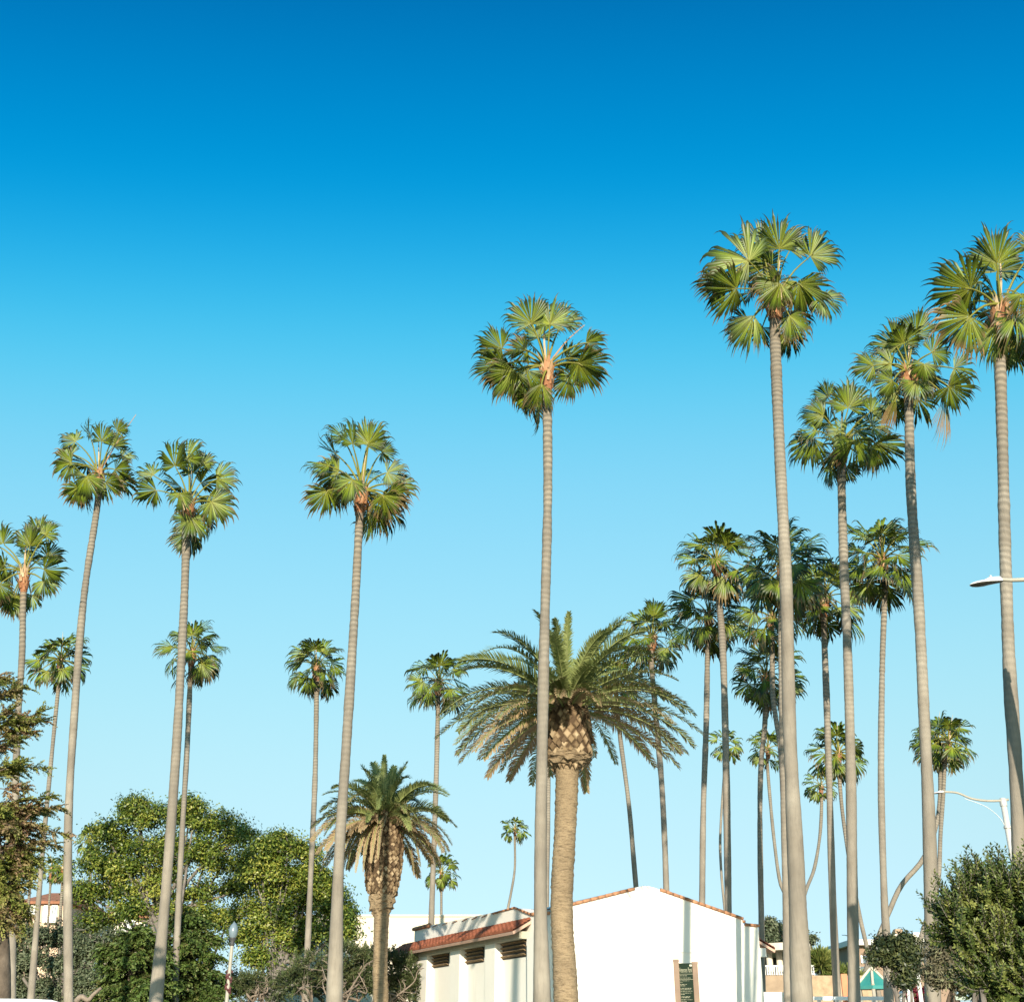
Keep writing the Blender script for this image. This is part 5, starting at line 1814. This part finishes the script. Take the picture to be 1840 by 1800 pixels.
juniper("dark juniper bush with bare twisted branches left of the skirted date palm", 54,
        [(560, 1740, 44, 18), (620, 1720, 40, 20), (600, 1750, 30, 16), (650, 1735, 22, 20), (530, 1765, 36, 18), (640, 1770, 26, 14)], [((600, 1800), (575, 1745), 3), ((615, 1800), (650, 1755), 4), ((640, 1795), (600, 1770), 2), ((560, 1800), (540, 1760), 2)], 71, (600, 1800))
juniper("dark juniper bush between the skirted date palm and the white hall", 56,
        [(705, 1735, 28, 18), (728, 1745, 24, 22), (715, 1775, 30, 20), (738, 1775, 14, 20), (670, 1722, 26, 14)], [((705, 1800), (735, 1755), 3)], 72, (712, 1800))
juniper("low olive juniper bush with pale forked twigs right of the park lamp", 60,
        [(450, 1770, 36, 16), (490, 1780, 34, 16), (430, 1790, 30, 14)], [((470, 1800), (478, 1765), 3), ((455, 1800), (468, 1772), 3)], 73, (465, 1800))

leafy_tree("filler_hedge", "dark leafy filler for the shade low behind the left park trees", "filler_hedge",  # added foliage fills in the dark shade under the left trees
           [(20 + 44 * k, 1772 + 6 * (k % 3), 34, 24) for k in range(11)], 80, M_SHADELEAF, M_BARK, .2, .1, 22, 110, 91, [(240, 1775), (240, 1790), (240, 1800)], 6, .6, .8, .1, .2)
leafy_tree("filler_hedge", "dark leafy filler for the shade behind the junipers, below the cream building", "filler_hedge",  # second added strip, dark for the shade behind the junipers
           [(510 + 40 * k, 1766 + 6 * (k % 3), 32, 24) for k in range(6)], 79, M_SHADELEAF, M_BARK, .2, .1, 22, 110, 92, [(610, 1775), (610, 1790), (610, 1800)], 6, .6, .8, .1, .2)

# fallen pale limb at the bottom left, behind the trunks
fl = MB()
fl.tube(spline([at(*p, 52) for p in ((136, 1800), (146, 1790), (158, 1796), (168, 1786), (182, 1774))], 20), np.linspace(.13, .06, 20), 8)
tag(fl.build("fallen_limb", M_PALEBARK, None, True), "pale bare limb curving along the bottom beside the second palm trunk", "branch")


# big right shrub: upright leafy shoots
def shoot_bush(label, D, lobes, seed, nshoot, foot_px):
    rng = np.random.RandomState(seed)
    B = at(*foot_px, D)
    foot = np.array([B[0], D, 0])
    t = thing("leafy_shrub", label, "shrub", foot)
    tr = MB()
    parts = []
    for (px, py, rx, ry) in lobes:
        c = at(px, py, D)
        m_ = mpp(px, py, D)
        R = np.array([rx * m_, (rx + ry) * .5 * m_, ry * m_])
        tr.tube(spline([foot, (foot + c) / 2 + rng.normal(0, .12, 3), c], 8), np.linspace(.06, .02, 8), 6, cap=False)
        for k in range(nshoot):
            d = nz(rng.normal(0, 1, 3) + UP * .3 - np.array([0, .25, 0]))
            b0 = c + d * R * rng.uniform(.35, .8)
            ln = rng.uniform(.2, .46)
            sd_ = nz(d * .55 + UP * rng.uniform(.15, .9) + RIGHT * rng.uniform(-.55, .1) + rng.normal(0, .2, 3))
            C = spline([b0, b0 + sd_ * ln * .5 + rng.normal(0, .02, 3), b0 + (sd_ + UP * .18) * ln], 10)
            tr.tube(C, np.linspace(.006, .0025, 10), 4, cap=False)
            n = 38
            u = np.linspace(.08, 1, n)
            X = np.stack([np.interp(u, np.linspace(0, 1, 10), C[:, q]) for q in range(3)], 1)
            T = nz(np.gradient(X, axis=0))
            a = np.arange(n) * 2.4 + rng.uniform(0, 6)
            e1 = nz(np.cross(T, RIGHT + .1))
            e2 = np.cross(T, e1)
            ld = nz(T * .75 + e1 * np.cos(a)[:, None] + e2 * np.sin(a)[:, None])
            L = (.085 * (1.1 - .55 * u) * rng.uniform(.8, 1.2, n))[:, None]
            nn = nz(np.cross(ld, np.cross(T, ld)) + rng.normal(0, .2, (n, 3)))
            w = np.cross(ld, nn) * L * .23
            V = np.stack([X, X + ld * L * .5 + w, X + ld * L, X + ld * L * .5 - w], 1)
            A = np.zeros((n, 4, 3))
            br = rng.uniform(.1, .75)
            A[:, :, 1] = np.clip(br + .3 * (u - .4) + rng.normal(0, .12, n), 0, 1)[:, None]
            parts.append((V.reshape(-1, 3), np.arange(n * 4).reshape(n, 4), A.reshape(-1, 3)))
    tr.build("branches", M_GREYBARK, t)
    V, Fq, A = merge(parts)
    mesh_obj("foliage", V - foot, Fq, M_DARKLEAF, t, A)


shoot_bush("large dark shrub of upright leafy shoots filling the bottom right corner", 13.5,
           [(1745, 1648, 30, 36), (1780, 1620, 34, 36), (1820, 1626, 36, 40), (1862, 1633, 44, 52), (1722, 1676, 24, 22), (1755, 1693, 40, 34), (1810, 1693, 46, 42), (1782, 1728, 44, 34),
            (1838, 1740, 44, 40), (1800, 1755, 36, 26), (1890, 1700, 50, 60), (1825, 1792, 40, 30), (1785, 1775, 24, 20), (1868, 1795, 40, 30)], 81, 84, (1810, 1800))
